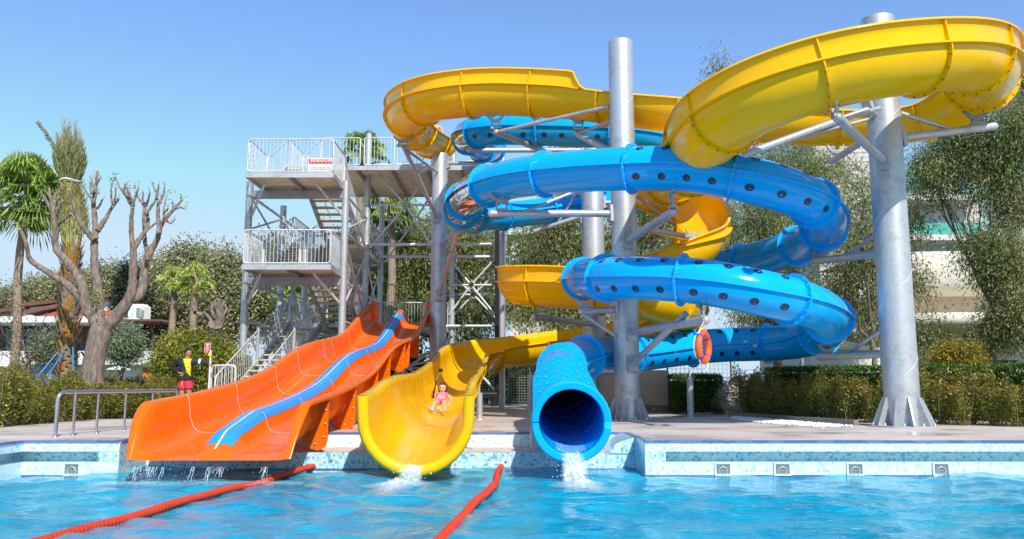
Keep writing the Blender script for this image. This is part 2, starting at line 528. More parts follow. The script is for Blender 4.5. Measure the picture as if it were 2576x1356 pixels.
scene.view_settings.exposure = 0
scene.cycles.max_bounces = 7
scene.cycles.transparent_max_bounces = 12
scene.cycles.caustics_reflective = False
scene.cycles.caustics_refractive = False
# ------------------------------------------------------------------ spline paths
def cubic(t, Y, q):
    """natural cubic spline through knots"""
    n = len(t); h = np.diff(t)
    A = np.zeros((n, n)); B = np.zeros((n, Y.shape[1]))
    A[0,0] = A[-1,-1] = 1
    for i in range(1, n-1):
        A[i,i-1] = h[i-1]; A[i,i] = 2*(h[i-1]+h[i]); A[i,i+1] = h[i]
        B[i] = 3*((Y[i+1]-Y[i])/h[i] - (Y[i]-Y[i-1])/h[i-1])
    c = np.linalg.solve(A, B)
    i = np.clip(np.searchsorted(t, q) - 1, 0, n-2)
    d = (q - t[i])[:,None]; hh = h[i][:,None]
    b = (Y[i+1]-Y[i])/hh - hh*(2*c[i]+c[i+1])/3
    return Y[i] + b*d + c[i]*d**2 + (c[i+1]-c[i])/(3*hh)*d**3
class Path:
    def __init__(s, ctrl, extra, step=.16):
        P = np.array([tuple(U(*c[:3])) for c in ctrl]); E = np.array(extra, dtype=float)
        ch = np.concatenate([[0], np.cumsum(np.sqrt(np.linalg.norm(np.diff(P, axis=0), axis=1)))])
        q = np.linspace(0, ch[-1], 3000)
        D = cubic(ch, P, q)
        L = np.concatenate([[0], np.cumsum(np.linalg.norm(np.diff(D, axis=0), axis=1))])
        s.knots = np.interp(ch, q, L)
        n = int(L[-1] / step)
        s.s = np.linspace(0, L[-1], n + 1)
        s.P = np.stack([np.interp(s.s, L, D[:,k]) for k in range(3)], 1)
        s.E = np.stack([np.interp(s.s, s.knots, E[:,k]) for k in range(E.shape[1])], 1)
        T = np.gradient(s.P, axis=0); T /= np.linalg.norm(T, axis=1)[:,None]
        S = np.stack([T[:,1], -T[:,0], np.zeros(len(T))], 1); S /= np.linalg.norm(S, axis=1)[:,None]
        s.T, s.S, s.N = T, S, np.cross(S, T)
        s.L = L[-1]
    def idx(s, d): return int(np.argmin(abs(s.s - d)))
    def at(s, i, a, b, t=0.0): return Vector(s.P[i] + s.S[i]*a + s.N[i]*b + s.T[i]*t)

# ------------------------------------------------------------------ yellow open flume
YC = [
 (1106,352,30.6,0,0),(1082,347,28.7,0,0),(1045,324,26.8,0,.12),(1024,292,25.1,0,.42),(1058,258,23.4,0,.42),
 (1130,240,22.3,0,.42),(1240,231,21.8,0,.42),(1370,234,21.3,0,.42),(1462,240,20.9,0,.42),(1494,243,20.7,0,.03),
 (1530,248,20.5,0,0),(1650,262,19.9,0,0),(1800,280,19.6,.2,0),(1950,294,19.6,.42,0),(2120,299,19.4,.42,0),
 (2320,282,18.6,.42,0),(2440,226,17.4,.42,0),(2474,172,16.0,.42,0),(2420,140,14.7,.42,0),(2263,146,13.9,.42,0),
 (2080,180,13.8,.42,0),(1900,246,14.3,.42,0),(1800,316,15.2,.42,0),(1762,376,16.6,.42,0),(1748,408,18.2,.42,0),
 (1712,438,20.0,.42,0),(1655,462,22.0,.42,0),(1640,480,23.7,.42,0),(1688,498,24.5,.42,0),(1740,520,23.5,.42,0),
 (1766,560,21.8,.35,0),(1742,610,20.6,.2,0),(1655,648,20.6,0,0),(1560,670,21.5,0,0),(1450,690,23.4,0,.3),(1368,700,24.7,0,.42),(1312,706,24.0,0,.42),
 (1340,711,22.8,0,.42),(1440,716,22.0,0,.42),(1560,730,21.3,0,.42),(1660,748,21.2,0,.42),(1712,775,22.5,0,.42),
 (1700,800,25,0,.42),(1640,822,27.3,0,.42),(1500,845,28.2,0,.42),(1350,866,28.3,0,.42),(1240,882,28.0,0,.42),
 (1186,898,26.8,.12,.42),(1165,915,25.0,.30,.34),(1148,935,22.5,.22,.22),(1122,962,18.5,.2,.2),(1086,984,14.4,.22,.22),(1062,1022,12.9,.27,.27),(1046,1052,11.8,.32,.32)]
YP = Path(YC, [c[3:] for c in YC])
RF = .66
def flume_profile(hl, hr, r=RF, lip=.085):
    if hl > .15 and hr > .15: lip = .15
    """returns polyline of (side, up) from left rim to right rim"""
    pr = []
    if hl > .04: pr += [(-(r+lip), hl-.035), (-(r+lip), hl), (-r-.012, hl), (-r-.004, hl*.5)]
    else: pr += [(-(r+lip), -.035), (-(r+lip), 0.0), (-r, 0.0), (-r, 0.0)]
    for k in range(17):
        a = math.pi + math.pi*k/16
        pr.append((r*math.cos(a), r*math.sin(a)))
    if hr > .04: pr += [(r+.004, hr*.5), (r+.012, hr), (r+lip, hr), (r+lip, hr-.035)]
    else: pr += [(r, 0.0), (r, 0.0), (r+lip, 0.0), (r+lip, -.035)]
    return pr
ysl = thing('yellow_water_slide', 'long yellow open flume winding in big bends from the tower down to the pool', 'water slide', (0, 20, 0))
# joints between the moulded sections
yj = [0.0]
startj = [.45,.9,1.35,1.85]
yj += startj
d = 1.85
while d < YP.L - 2.2:
    d += 1.95
    yj.append(d)
yj[-1] = YP.L
nsec = len(yj) - 1
chute_s = YP.knots[[c[:3] for c in YC].index((1165,915,25.0))]
for a, b in zip(yj[:-1], yj[1:]):
    i0, i1 = YP.idx(a), YP.idx(b)
    mb = MB(); rows = []
    ls, rs_ = [], []
    for i in range(i0, i1 + 1):
        hl, hr = YP.E[i]
        rows.append([YP.at(i, x, y) for x, y in flume_profile(hl, hr)])
    mb.sheet(rows, 0)
    # ledge where the bend wall is bolted on
    for sgn, k in ((-1, 0), (1, 1)):
        run = [i for i in range(i0, i1+1) if YP.E[i][k] > .06]
        if len(run) > 1:
            mb.sheet([[YP.at(i, sgn*(RF+.002), .0), YP.at(i, sgn*(RF+.10), .0), YP.at(i, sgn*(RF+.10), -.03), YP.at(i, sgn*(RF+.002), -.03)] for i in run], 1, False)
    mb.build('flume_section', [M['yellow'], M['yellow_edge']], ysl)
def flume_flange(i, seam=False, w=.085):
    mb = MB(); hl, hr = YP.E[i]
    pr = []
    if hl > .06: pr += [(-RF-.012, hl, -.05, 0), (-RF, .03, -w*.7, 0)]
    for k in range(21):
        a = math.pi + math.pi*k/20
        pr.append((RF*math.cos(a), RF*math.sin(a), w*math.cos(a), w*math.sin(a)))
    if hr > .06: pr += [(RF, .03, w*.7, 0), (RF+.012, hr, .05, 0)]
    t = .014
    f = [YP.at(i, x, y, t) for x, y, u, v in pr]; fo = [YP.at(i, x+u, y+v, t) for x, y, u, v in pr]
    bo = [YP.at(i, x+u, y+v, -t) for x, y, u, v in pr]; bk = [YP.at(i, x, y, -t) for x, y, u, v in pr]
    mb.sheet([f, fo], 0, False); mb.sheet([fo, bo], 0, False); mb.sheet([bo, bk], 0, False)
    for k in range(len(pr)):
        x, y, u, v = pr[k]
        if k % 2 == 0:
            for sg in (1, -1):
                c = YP.at(i, x+u*.55, y+v*.55, sg*(t+.004)); mb.ball(c, .016, 1, 6, 4)
    if seam:
        a_ = [(x, y) for x, y in flume_profile(hl, hr)][2:-2]
        mb.sheet([[YP.at(i, x*.994, y*.994+.004, -.009) for x, y in a_], [YP.at(i, x*.994, y*.994+.004, .009) for x, y in a_]], 2, True)
    return mb.build('joint_flange', [M['yellow_edge'], M['bolt'], M['seam_white']], ysl)
for d in yj[:-1]:
    flume_flange(YP.idx(d), d > chute_s - 2)
# rolled outlet lip
mb = MB(); i = len(YP.s) - 1; hl, hr = YP.E[i]
pr = flume_profile(hl, hr)[2:-2]
def outw(k):
    x, y = pr[k]
    if y >= 0: return (math.copysign(1, x), 0)
    l = math.hypot(x, y); return (x/l, y/l)
rows = []
for off, tt in ((0, -.02), (.0, .02), (.04, .06), (.11, .068), (.155, .03), (.16, -.06)):
    rows.append([YP.at(i, pr[k][0]+outw(k)[0]*off, pr[k][1]+outw(k)[1]*off, tt) for k in range(len(pr))])
mb.sheet(rows, 0)
mb.build('outlet_lip', [M['yellow_edge']], ysl)

# ------------------------------------------------------------------ blue tube slide
BC = [
 (1238,374,30.6),(1216,374,28.8),(1182,354,26.8),(1178,339,25.3),(1220,330,24.2),(1300,326,23.6),(1450,330,23.0),(1620,342,22.6),
 (1740,372,22.8),(1795,405,24.2),(1780,445,26.5),(1700,488,28.4),(1560,511,28.9),(1420,525,28.9),(1290,540,28.2),(1205,547,26.6),
 (1167,540,24.6),(1165,512,22.2),(1205,478,20.2),(1290,450,18.8),(1440,432,17.6),(1600,424,16.7),(1750,428,16.2),(1900,456,15.9),
 (2020,496,16.3),(2074,546,17.6),(2050,598,19.6),(1965,633,21.4),(1850,664,23.0),(1700,688,24.2),(1570,698,24.4),(1490,702,23.2),
 (1462,702,21.2),(1490,700,18.9),(1570,699,17.4),(1690,702,16.6),(1810,716,16.2),(1950,745,16.2),(2050,775,16.9),(2088,812,18.3),
 (2050,845,20.2),(1960,862,21.7),(1820,868,22.5),(1690,880,22.2),(1570,893,21.0),(1488,897,19.9),(1432,910,18.7),(1411,932,17.3),(1413,964,15.6),
 (1423,1006,13.7),(1437,1060,11.8)]
BP = Path(BC, [(0,)]*len(BC))
RB = .458
bsl = thing('blue_water_slide', 'closed blue tube slide with rows of dark round spots, its round mouth over the pool', 'water slide', (3, 19, 0))
K = BP.knots
bj = [0.0]; d = 0
while d < BP.L - 4.2:
    d += 2.15; bj.append(d)
tail = BP.L
bj = [x for x in bj if x < tail - 3.4] + [tail-2.9, tail-2.0, tail-1.1, tail]
clear_rng = [(K[2]-.6, K[3]+.5), (K[15]-.2, K[17]+2.6), (K[31]-.2, K[33]-.6)]
def is_clear(a, b):
    m = (a + b) / 2
    return any(x < m < y for x, y in clear_rng)
def spots_here(a, b):
    m = (a + b) / 2
    for x, y in ((K[4], K[7]), (K[11], K[13]), (K[20]+.6, K[24]), (K[27]+1, K[31]), (K[34], K[38]), (K[41], K[44])):
        if x < m < y: return True
    return False
bounds = []
for a, b in zip(bj[:-1], bj[1:]):
    i0, i1 = BP.idx(a), BP.idx(b)
    clr = is_clear(a, b)
    mb = MB(); nr = 28
    rows = []
    for i in range(i0, i1+1):
        rows.append([BP.at(i, RB*math.cos(2*math.pi*k/nr), RB*math.sin(2*math.pi*k/nr)) for k in range(nr+1)])
    mb.sheet(rows, 0)
    if not clr:
        pass
    for sg in (-1, 1):
        mb.sheet([[BP.at(i, sg*RB*.99, .016), BP.at(i, sg*(RB+.06), .016), BP.at(i, sg*(RB+.06), -.016), BP.at(i, sg*RB*.99, -.016)] for i in range(i0, i1+1)], 1, False)
        for i in range(i0+1, i1, 2):
            mb.ball(BP.at(i, sg*(RB+.035), -.022), .012, 2, 5, 3)
    sec = mb.build('clear_tube_section' if clr else 'tube_section', [M['clear'] if clr else M['blue'], M['clear'] if clr else M['blue_edge'], M['bolt']], bsl)
    if spots_here(a, b):
        ln = b - a
        for ph in (50, -34, 130, 214):
            for q in range(4):
                s0 = a + ln * (q + .62) / 4.25
                m2 = MB(); ctr = []
                pts = []
                for k in range(14):
                    t = 2*math.pi*k/14
                    ds = .078*math.cos(t); dp = .078*math.sin(t)/RB
                    fi = np.interp(s0+ds, BP.s, np.arange(len(BP.s)))
                    j = int(min(fi, len(BP.s)-2)); fr = fi - j
                    ang = R(ph) + dp
                    p = BP.at(j, (RB+.004)*math.cos(ang), (RB+.004)*math.sin(ang))*(1-fr) + BP.at(j+1, (RB+.004)*math.cos(ang), (RB+.004)*math.sin(ang))*fr
                    pts.append(p)
                m2.add(pts, [tuple(range(14))], 0)
                m2.build('light_spot', M['spot'], sec)
def ring_flange(i, w=.085, t=.016, nb=18, bolt=1):
    mb = MB(); n = 32
    def rg(r, tt): return [BP.at(i, r*math.cos(2*math.pi*k/n), r*math.sin(2*math.pi*k/n), tt) for k in range(n+1)]
    mb.sheet([rg(RB-.002, t), rg(RB+w, t), rg(RB+w, -t), rg(RB-.002, -t)], 0, False)
    for k in range(nb):
        a = 2*math.pi*(k+.5)/nb
        for sg in (1, -1):
            mb.ball(BP.at(i, (RB+w*.5)*math.cos(a), (RB+w*.5)*math.sin(a), sg*(t+.006)), .013, 1, 6, 4)
    return mb.build('joint_flange', [M['blue_edge'], M['bolt_bright']], bsl)
for d in bj[:-1]: ring_flange(BP.idx(d))
# maker's plates on the lowest run
for d_, an in ((K[41]+.5, 188), (K[41]+.9, 176), (K[42]+.6, 180), (K[42]+.75, 190), (K[43]+.4, 184), (K[44]+.3, 178)):
    i = BP.idx(d_); mb = MB()
    mb.add([BP.at(i, (RB+.005)*math.cos(R(an+a)), (RB+.005)*math.sin(R(an+a)), t) for t, a in ((-.05,-5),(.05,-5),(.05,5),(-.05,5))], [(0,1,2,3)])
    mb.build('white_sticker', M['white_paint'], bsl)
# mouth: broad rolled collar, lower half runs on a little
mb = MB(); i = len(BP.s) - 1; n = 40
def mrow(r, f): return [BP.at(i, r*math.cos(2*math.pi*k/n), r*math.sin(2*math.pi*k/n), f + (.07 if math.sin(2*math.pi*k/n) < 0 else 0) ) for k in range(n+1)]
mb.sheet([mrow(RB-.004, -.03), mrow(RB-.004, .03), mrow(RB+.012, .05), mrow(RB+.085, .055), mrow(RB+.105, .03), mrow(RB+.105, -.10), mrow(RB, -.12)], 0, False)
mb.build('mouth_collar', [M['blue_edge']], bsl)
# water running out along the bottom of the tube
mb = MB()
i0 = BP.idx(BP.L - 2.4)
rows = [[BP.at(i, RB*.985*math.cos(R(a)), RB*.985*math.sin(R(a))) for a in range(243, 298, 6)] for i in range(i0, len(BP.s))]
mb.sheet(rows, 0)
run = mb.build('running_water', [M['foam_thin']], bsl)
fa = run.data.attributes.new('fade', 'FLOAT', 'POINT'); fa.data.foreach_set('value', [.75]*len(run.data.vertices))

# ------------------------------------------------------------------ orange two-lane wave slide
OX = -4.1
oY = [11.42,11.5,11.6,11.75,12.0,12.4,13.3,14.4,15.6,16.8,18.1,19.0,19.9,21.2,22.6,23.6,24.8,26.0,27.2,28.4,29.6,30.6,31.3]
rimk = [(1018,11.7),(1011,12.0),(1004,12.4),(993,13.3),(963,15.6),(922,18.1),(882,19.9),(855,22.6),(851,23.6),(832,26.0),(798,28.0),(772,29.6),(764,30.6)]
ry = np.array([U(500, y, Y).z for y, Y in rimk]); rY = np.array([Y for y, Y in rimk])
oYY = np.arange(11.4, 31.3, .12)
rim = cubic(rY, ry[:,None], np.clip(oYY, 11.7, 30.6))[:,0]
flo = rim - .60
flo = np.where(oYY < 13.3, np.interp(oYY, [11.4, 11.55, 12.0, 12.6, 13.3], [-.20, -.15, -.12, -.06, float(np.interp(13.3, oYY, flo))]), flo)
top_fl = float(np.interp(29.6, oYY, flo))
flo = np.where(oYY > 29.6, np.minimum(flo, top_fl + .06), flo)
rimh = rim.copy()
rimh = np.where(oYY < 12.0, np.interp(oYY, [11.4, 11.48, 11.6, 11.8, 12.0], [-.18, -.03, .22, .45, float(np.interp(12.0, oYY, rim))]), rimh)
divh = np.interp(oYY, [11.4, 11.55, 11.75, 12.05, 12.6, 13.3, 29.5, 30.6, 31.2], [.0, .03, .12, .26, .31, .33, .33, .30, .28])
HW = 1.06
osl = thing('orange_water_slide', 'wide orange two lane wave slide with a blue stripe down its middle ridge', 'water slide', (OX, 21, 0))
def oprof(j):
    f, r, d = flo[j], rimh[j], divh[j]
    h = r - f
    k = min(1.0, h/.6)
    fl = .05 + .10*k
    half = [(HW+fl, r-.07*k), (HW+fl, r-.02*k), (HW+fl*.75, r), (HW+.02, r-.008*k), (HW-.01, r-.05*k), (HW-.05, f+h*.42), (HW-.10, f+h*.16), (HW-.19, f+h*.03), (HW-.32, f),
            (.40, f), (.30, f+d*.05), (.235, f+d*.25), (.19, f+d*.7), (.155, f+d*.93), (.12, f+d)]
    pr = [(-x, z) for x, z in half] + [(0, f+d*1.02)] + half[::-1]
    return pr
def orow(j, off=0.0): return [Vector((OX+x, oYY[j], z+off)) for x, z in oprof(j)]
oseam = [13.3,15.6,18.1,19.9,22.6,23.6,26.0]
cuts = [11.4] + oseam + [29.0, 31.2]
for a, b in zip(cuts[:-1], cuts[1:]):
    j0, j1 = int(np.argmin(abs(oYY-a))), int(np.argmin(abs(oYY-b)))
    mb = MB(); mb.sheet([orow(j) for j in range(j0, j1+1)], 0)
    mb.build('chute_section', [M['orange']], osl)
for Y in oseam:
    j = int(np.argmin(abs(oYY-Y)))
    pr = oprof(j)
    mb = MB()
    sl_ = (np.array([z for x, z in oprof(j+1)]) - np.array([z for x, z in oprof(j-1)])) / (oYY[j+1]-oYY[j-1])
    rowsA = [Vector((OX + x, oYY[j]-.010, z + .005 - .010*sl_[i])) for i, (x, z) in enumerate(pr)]
    rowsB = [Vector((OX + x, oYY[j]+.010, z + .005 + .010*sl_[i])) for i, (x, z) in enumerate(pr)]
    def inw(rw): return [Vector((p.x - math.copysign(.006, p.x-OX) if abs(p.x-OX) > .8 else p.x + (math.copysign(.005, p.x-OX) if .12 < abs(p.x-OX) < .35 else 0), p.y, p.z)) for p in rw]
    mb.sheet([inw(rowsA)[1:-1], inw(rowsB)[1:-1]], 0)
    mb.build('white_seam', [M['seam_white']], osl)
    # ribs that carry the overhanging rims, both sides
    f, r = flo[j], rimh[j]
    for sg in (-1, 1):
        poly = [(HW+.14, r-.06), (HW+.13, f-.12), (HW+.09, f-.22), (HW-.02, f-.27), (HW-.26, f-.20), (HW-.30, f-.012), (HW-.19, f+.01), (HW-.10, f+.08), (HW-.045, f+.25), (HW-.012, r-.08), (HW+.02, r-.02)]
        mb = MB(); mb.prism([Vector((OX+sg*x, Y-.02, z)) for x, z in poly], (0, .04, 0), 0)
        for x, z in ((HW+.09, f+.36), (HW+.09, f+.14), (HW+.07, f-.06), (HW-.06, f-.17)):
            mb.ball((OX+sg*x, Y-.026, z), .02, 1, 8, 5)
        mb.build('support_rib', [M['orange'], M['bolt_bright']], osl)
# stripe on the ridge
j0 = int(np.argmin(abs(oYY-11.76))); j1 = int(np.argmin(abs(oYY-30.7)))
mb = MB(); rows = []
for j in range(j0, j1+1):
    f, d = flo[j], divh[j]
    rows.append([Vector((OX+x, oYY[j], z+.004)) for x, z in ((-.195,f+d*.70),(-.158,f+d*.935),(-.12,f+d*1.005),(0,f+d*1.026),(.12,f+d*1.005),(.158,f+d*.935),(.195,f+d*.70))])
mb.sheet(rows, 0); mb.build('blue_stripe', [M['stripe']], osl)
mb = MB(); j0 = 2
mb.sheet([[Vector((OX+x, oYY[j], flo[j]+divh[j]*1.026+.008)) for x in (-.012, .012)] for j in range(j0, j1+1)], 0)
mb.build('centre_line', [M['seam_white']], osl)
# start barriers
jf = int(np.argmin(abs(oYY-30.6))); zf = flo[jf]
for sx, w_, h_ in ((-1, .16, .82), (0, .30, .50), (1, .16, .82)):
    x = OX + sx*(HW-.05)
    mb = MB()
    mb.prism([(x-w_/2, 30.3, zf-.1), (x+w_/2, 30.3, zf-.1), (x+w_/2, 30.3, zf+h_*.75), (x+w_*.25, 30.3, zf+h_), (x-w_*.25, 30.3, zf+h_), (x-w_/2, 30.3, zf+h_*.75)], (0, .9, 0), 0)
    mb.build('start_barrier', [M['orange']], osl)
# steel trestles under the slide
for Y in (15.6, 18.1, 19.9, 22.6, 26.0):
    j = int(np.argmin(abs(oYY-Y))); f = flo[j]
    if f < .1: continue
    for sx in (-.72, .72):
        mb = MB(); mb.rod((OX+sx, Y+.06, 0.0), (OX+sx, Y+.06, f-.18), .065, 12); mb.lathe((OX+sx, Y+.06, 0), [(.14,0),(.14,.02),(.065,.02)], 14)
        mb.build('trestle_leg', [M['galv']], osl)
    mb = MB(); mb.bar((OX-.95, Y+.06, f-.13), (OX+.95, Y+.06, f-.13), .09, .12); mb.build('cross_beam', [M['galv']], osl)
for sx in (-.75, .82):
    mb = MB(); mb.rod((OX+sx, 13.75, -.24), (OX+sx, 13.75, -.06), .05, 12); mb.lathe((OX+sx, 13.75, -.238), [(.15,0),(.15,.02),(.05,.05)], 14)
    mb.build('trestle_foot', [M['galv']], osl)
# ------------------------------------------------------------------ support poles and their arms
def pole(px, py, Y, dia, top_y, label, gus=10, zb=0.0):
    p = U(px, py, Y); x = p.x
    top = U(px, top_y, Y).z
    t = thing('support_pole', label, 'steel pole', (x, Y, zb), None)
    r = dia/2
    mb = MB(); n = 40
    mb.lathe((x, Y, zb), [(r, .02), (r, top-zb-.03), (r*.985, top-zb), (r*.9, top-zb), (r*.88, top-zb-.04), (0.001, top-zb-.05)], n)
    mb.build('shaft', M['galv'], t)
    # spiral mill weld
    mb = MB(); pts = []
    z = zb + .3; ph = random.random()*6; pitch = dia*2.6
    while z < top - .15:
        pts.append((x + (r+.001)*math.cos(ph), Y + (r+.001)*math.sin(ph), z)); ph += .25; z += pitch*.25/(2*math.pi)
    mb.tube(pts, .007, 5); mb.build('spiral_weld', M['galv_light'], t)
    mb = MB(); R2 = r + dia*.36
    mb.lathe((x, Y, zb), [(R2+.05, 0), (R2+.05, .03), (r, .03)], 40, 0, False); mb.build('base_plate', M['galv'], t)
    for k in range(gus):
        a = 2*math.pi*(k+.35)/gus; ca, sa = math.cos(a), math.sin(a); h = dia*.86
        mb = MB(); tx, ty = -sa*.011, ca*.011
        mb.prism([(x+ca*(r-.005)-tx, Y+sa*(r-.005)-ty, zb+.03), (x+ca*R2-tx, Y+sa*R2-ty, zb+.03), (x+ca*R2-tx, Y+sa*R2-ty, zb+.06), (x+ca*(r+.03)-tx, Y+sa*(r+.03)-ty, zb+h), (x+ca*(r-.005)-tx, Y+sa*(r-.005)-ty, zb+h)], (2*tx, 2*ty, 0))
        mb.build('gusset', M['galv'], t)
        a += math.pi/gus
        mb = MB(); mb.rod((x+math.cos(a)*R2, Y+math.sin(a)*R2, zb+.03), (x+math.cos(a)*R2, Y+math.sin(a)*R2, zb+.085), .025, 6); mb.build('anchor_bolt', M['galv_light'], t)
    return t, x, Y, r
PR = pole(2266, 960, 16.5, .66, 48, 'thickest grey steel pole, at the right, carrying the high yellow bend')
PM = pole(1577, 960, 19.5, .60, 106, 'tall grey steel pole in the middle, its top against the sky')
PB = pole(1497, 960, 27.2, .74, 340, 'grey steel pole behind the front middle pole, its top hidden by the upper yellow flume')
PL = pole(1101, 900, 28.6, .56, 388, 'grey steel pole beside the stair tower between the orange and yellow slides')

def arm(P, p0, p1, r=.075, cap=True, name='support_arm', m='galv'):
    """steel tube from the pole out to the slide, with a bolted head plate on the pole"""
    t = P[0]; p0 = Vector(p0); p1 = Vector(p1)
    mb = MB(); mb.rod(p0, p1, r, 14)
    d = (p1-p0).normalized()
    if cap: mb.ball(p1, r*1.02, 0, 12, 8)
    a = mb.build(name, M[m], t)
    if r > .06:
        mb = MB(); mb.prism([p0 + Vector((0,0,-.20)) + d*.0, p0 + Vector((0,0,.20)), p0 + Vector((0,0,.20)) - d*.03, p0 + Vector((0,0,-.20)) - d*.03], Vector((-d.y, d.x, 0)).normalized()*.20)
        b = MB()
        side = Vector((-d.y, d.x, 0)); side = side.normalized() if side.length > .01 else Vector((1,0,0))
        b.bar(p0 - d*.06, p0 + d*.012, .24, .40); 
        for i in (-.08, .08):
            for z in (-.16, .16): b.ball(p0 + d*.018 + side*i + Vector((0,0,z)), .022, 0, 6, 4)
        b.build('head_plate', M['galv'], a)
    return a
def tip(P, Y_or_p):
    """point on the pole surface facing p"""
    p = Vector(Y_or_p); t, x, Y, r = P
    d = Vector((p.x-x, p.y-Y, 0)).normalized()
    return x + d.x*(r+.05), Y + d.y*(r+.05)
def armto(P, py0, p1, r=.075, cap=True, **k):
    """from pole height given by photo row py0 to world point p1"""
    x, y = tip(P, p1)
    return arm(P, (x, y, U(CX, py0, y).z), p1, r, cap, **k)
def cradle(P, top, bot, w=.5, along=None):
    """curved saddle plate under the slide joint plus two hangers on the arm end"""
    top = Vector(top); bot = Vector(bot)
    mb = MB(); ax = Vector(along).normalized() if along is not None else Vector((1,0,0))
    n = 9; rows = []
    for off in (-.03, .03):
        pass
    sad = [(top + ax*(w*(k/(n-1)-.5)) + Vector((0,0,.16*(2*abs(k/(n-1)-.5))**2))) for k in range(n)]
    dn = [p + Vector((0,0,-.09)) for p in sad]
    sd = Vector((-ax.y, ax.x, 0))*.03
    mb.sheet([[p - sd for p in sad], [p + sd for p in sad], [p + sd for p in dn], [p - sd for p in dn], [p - sd for p in sad]], 0, False)
    for s in (-.26, .26):
        mb.bar(top + ax*w*s*.9 + Vector((0,0,-.04)), bot + ax*w*s*.9, .045, .02)
    mb.bar(bot - ax*w*.32, bot + ax*w*.32, .12, .06)
    mb.build('slide_cradle', M['galv_dark'], P[0])
X1 = Vector((1,0,0)); Y1 = Vector((0,1,0))
# left pole
a1 = U(1015,368,25.0); armto(PL, 546, a1, .07, False); armto(PL, 432, a1+Vector((0,0,-.05)), .045, False, name='brace')
cradle(PL, U(1014,352,25.0), U(1014,366,25.0), .6)
a2 = U(1151,582,24.2); armto(PL, 742, a2, .065, False); armto(PL, 612, a2, .04, False, name='brace')
cradle(PL, U(1163,566,24.0), U(1158,578,24.1), .5); arm(PL, U(1150,584,24.2), U(1205,578,26.4), .06, False)
armto(PL, 606, U(1203,566,26.5), .035, False, name='brace')
armto(PL, 418, U(1060,432,29.3), .09, False)
armto(PL, 410, U(1216,412,28.4), .07, True)
# middle pole
b1 = U(1249,332,21.8); cradle(PM, U(1246,300,21.7), U(1248,322,21.8), .45)
armto(PM, 268, b1, .05, False, name='brace')
armto(PB, 425, b1, .085, True)
b2 = U(1453,338,20.9); cradle(PM, U(1456,304,20.9), U(1455,326,20.9), .45)
armto(PM, 302, b2, .045, False, name='brace'); armto(PM, 385, b2, .085, True)
b3 = U(1236,537,18.9); armto(PM, 537, b3, .085, True); cradle(PM, U(1262,503,18.9), U(1262,528,18.9), .5)
armto(PM, 448, U(1318,533,19.0), .04, False, name='brace')
b4 = U(1694,532,16.3); armto(PM, 604, b4, .085, True); cradle(PM, U(1690,500,16.2), U(1692,520,16.25), .3, Y1)
b5 = U(1746,600,21.0); armto(PM, 572, b5, .08, True); cradle(PM, U(1742,588,21.0), U(1743,597,21.0), .35)
armto(PM, 480, U(1695,565,22), .04, False, name='brace')
b6 = U(1775,805,15.75); armto(PM, 836, b6, .085, True); cradle(PM, U(1768,778,16.2), U(1768,797,16.0), .3, Y1)
armto(PM, 915, U(1725,790,16.6), .07, False, name='brace')
armto(PM, 780, U(1462,783,18.9), .08, True); cradle(PM, U(1472,765,18.9), U(1470,778,18.9), .45)
armto(PM, 843, U(1463,789,18.9), .045, False, name='brace')
armto(PB, 815, U(1343,797,22.6), .085, True); cradle(PB, U(1366,775,22.5), U(1364,790,22.6), .45)
armto(PB, 545, U(1345,582,27.6), .08, True); armto(PB, 470, U(1397,572,27.7), .045, False, name='brace')
armto(PB, 510, U(1705,510,27.0), .08, True)
armto(PB, 378, U(1180,378,25.4), .08, True); cradle(PB, U(1185,362,25.4), U(1185,372,25.4), .45)
# right pole
c1 = U(2107,296,13.5); armto(PR, 402, c1, .085, True); cradle(PR, U(2101,283,13.5), U(2103,292,13.5), .25, Y1)
armto(PR, 272, c1+Vector((.1,.2,0)), .045, False, name='brace')
c2 = U(1876,388,15.4); armto(PR, 276, c2, .075, True)
armto(PR, 300, U(1945,362,15.7), .035, False, name='brace')
c3 = U(2092,406,18.9); armto(PR, 335, c3, .075, True); cradle(PR, U(2102,378,19.0), U(2100,396,19.0), .4)
c4 = U(2500,318,16.7); armto(PR, 346, c4, .085, True); cradle(PR, U(2455,292,16.9), U(2462,312,16.8), .5)
armto(PR, 284, U(2398,328,16.7), .045, False, name='brace')
c5 = U(2056,656,18.9); armto(PR, 638, c5, .085, True); cradle(PR, U(2064,642,18.9), U(2062,650,18.9), .4)
armto(PR, 582, U(2135,640,18.0), .045, False, name='brace')
c6 = U(2063,898,18.9); armto(PR, 890, c6, .085, True); cradle(PR, U(2080,878,18.9), U(2078,890,18.9), .4)
armto(PR, 826, U(2140,884,18.0), .045, False, name='brace')

# ------------------------------------------------------------------ stair tower
XL, XR = -8.6, -5.45
RY = [26.5, 30.5, 34.0]
z_up = U(731, 436, 24.9).z; z_lo = U(720, 667, 24.9).z
z_l1 = 3.05; z_l2 = (z_up + z_lo)/2 + .1
z_dk = U(1000, 419, 29.3).z
tw = thing('stair_tower', 'galvanised steel stair tower with zigzag open flights, railed landings and a high start deck', 'tower', ((XL+XR)/2, 30, 0))
def tpart(mb, name, m='galv'): return mb.build(name, M[m], tw)
def column(x, y, z1, r=.115, z0=0.0, m='galv'):
    mb = MB(); mb.rod((x, y, z0), (x, y, z1), r, 20); mb.lathe((x, y, z0), [(r*2, 0), (r*2, .02), (r, .02)], 16); tpart(mb, 'column', m)
col_tops = {}
column(XL, RY[0], U(626, 458, RY[0]).z); column(XR, RY[0], U(868, 456, RY[0]).z)
column(XL, RY[1], z_up+.2); column(XL, RY[2], z_up-.0); column(XR, RY[1], U(928, 337, RY[1]).z); column(XR, RY[2], z_dk)
XC, XD = -2.45, -.38
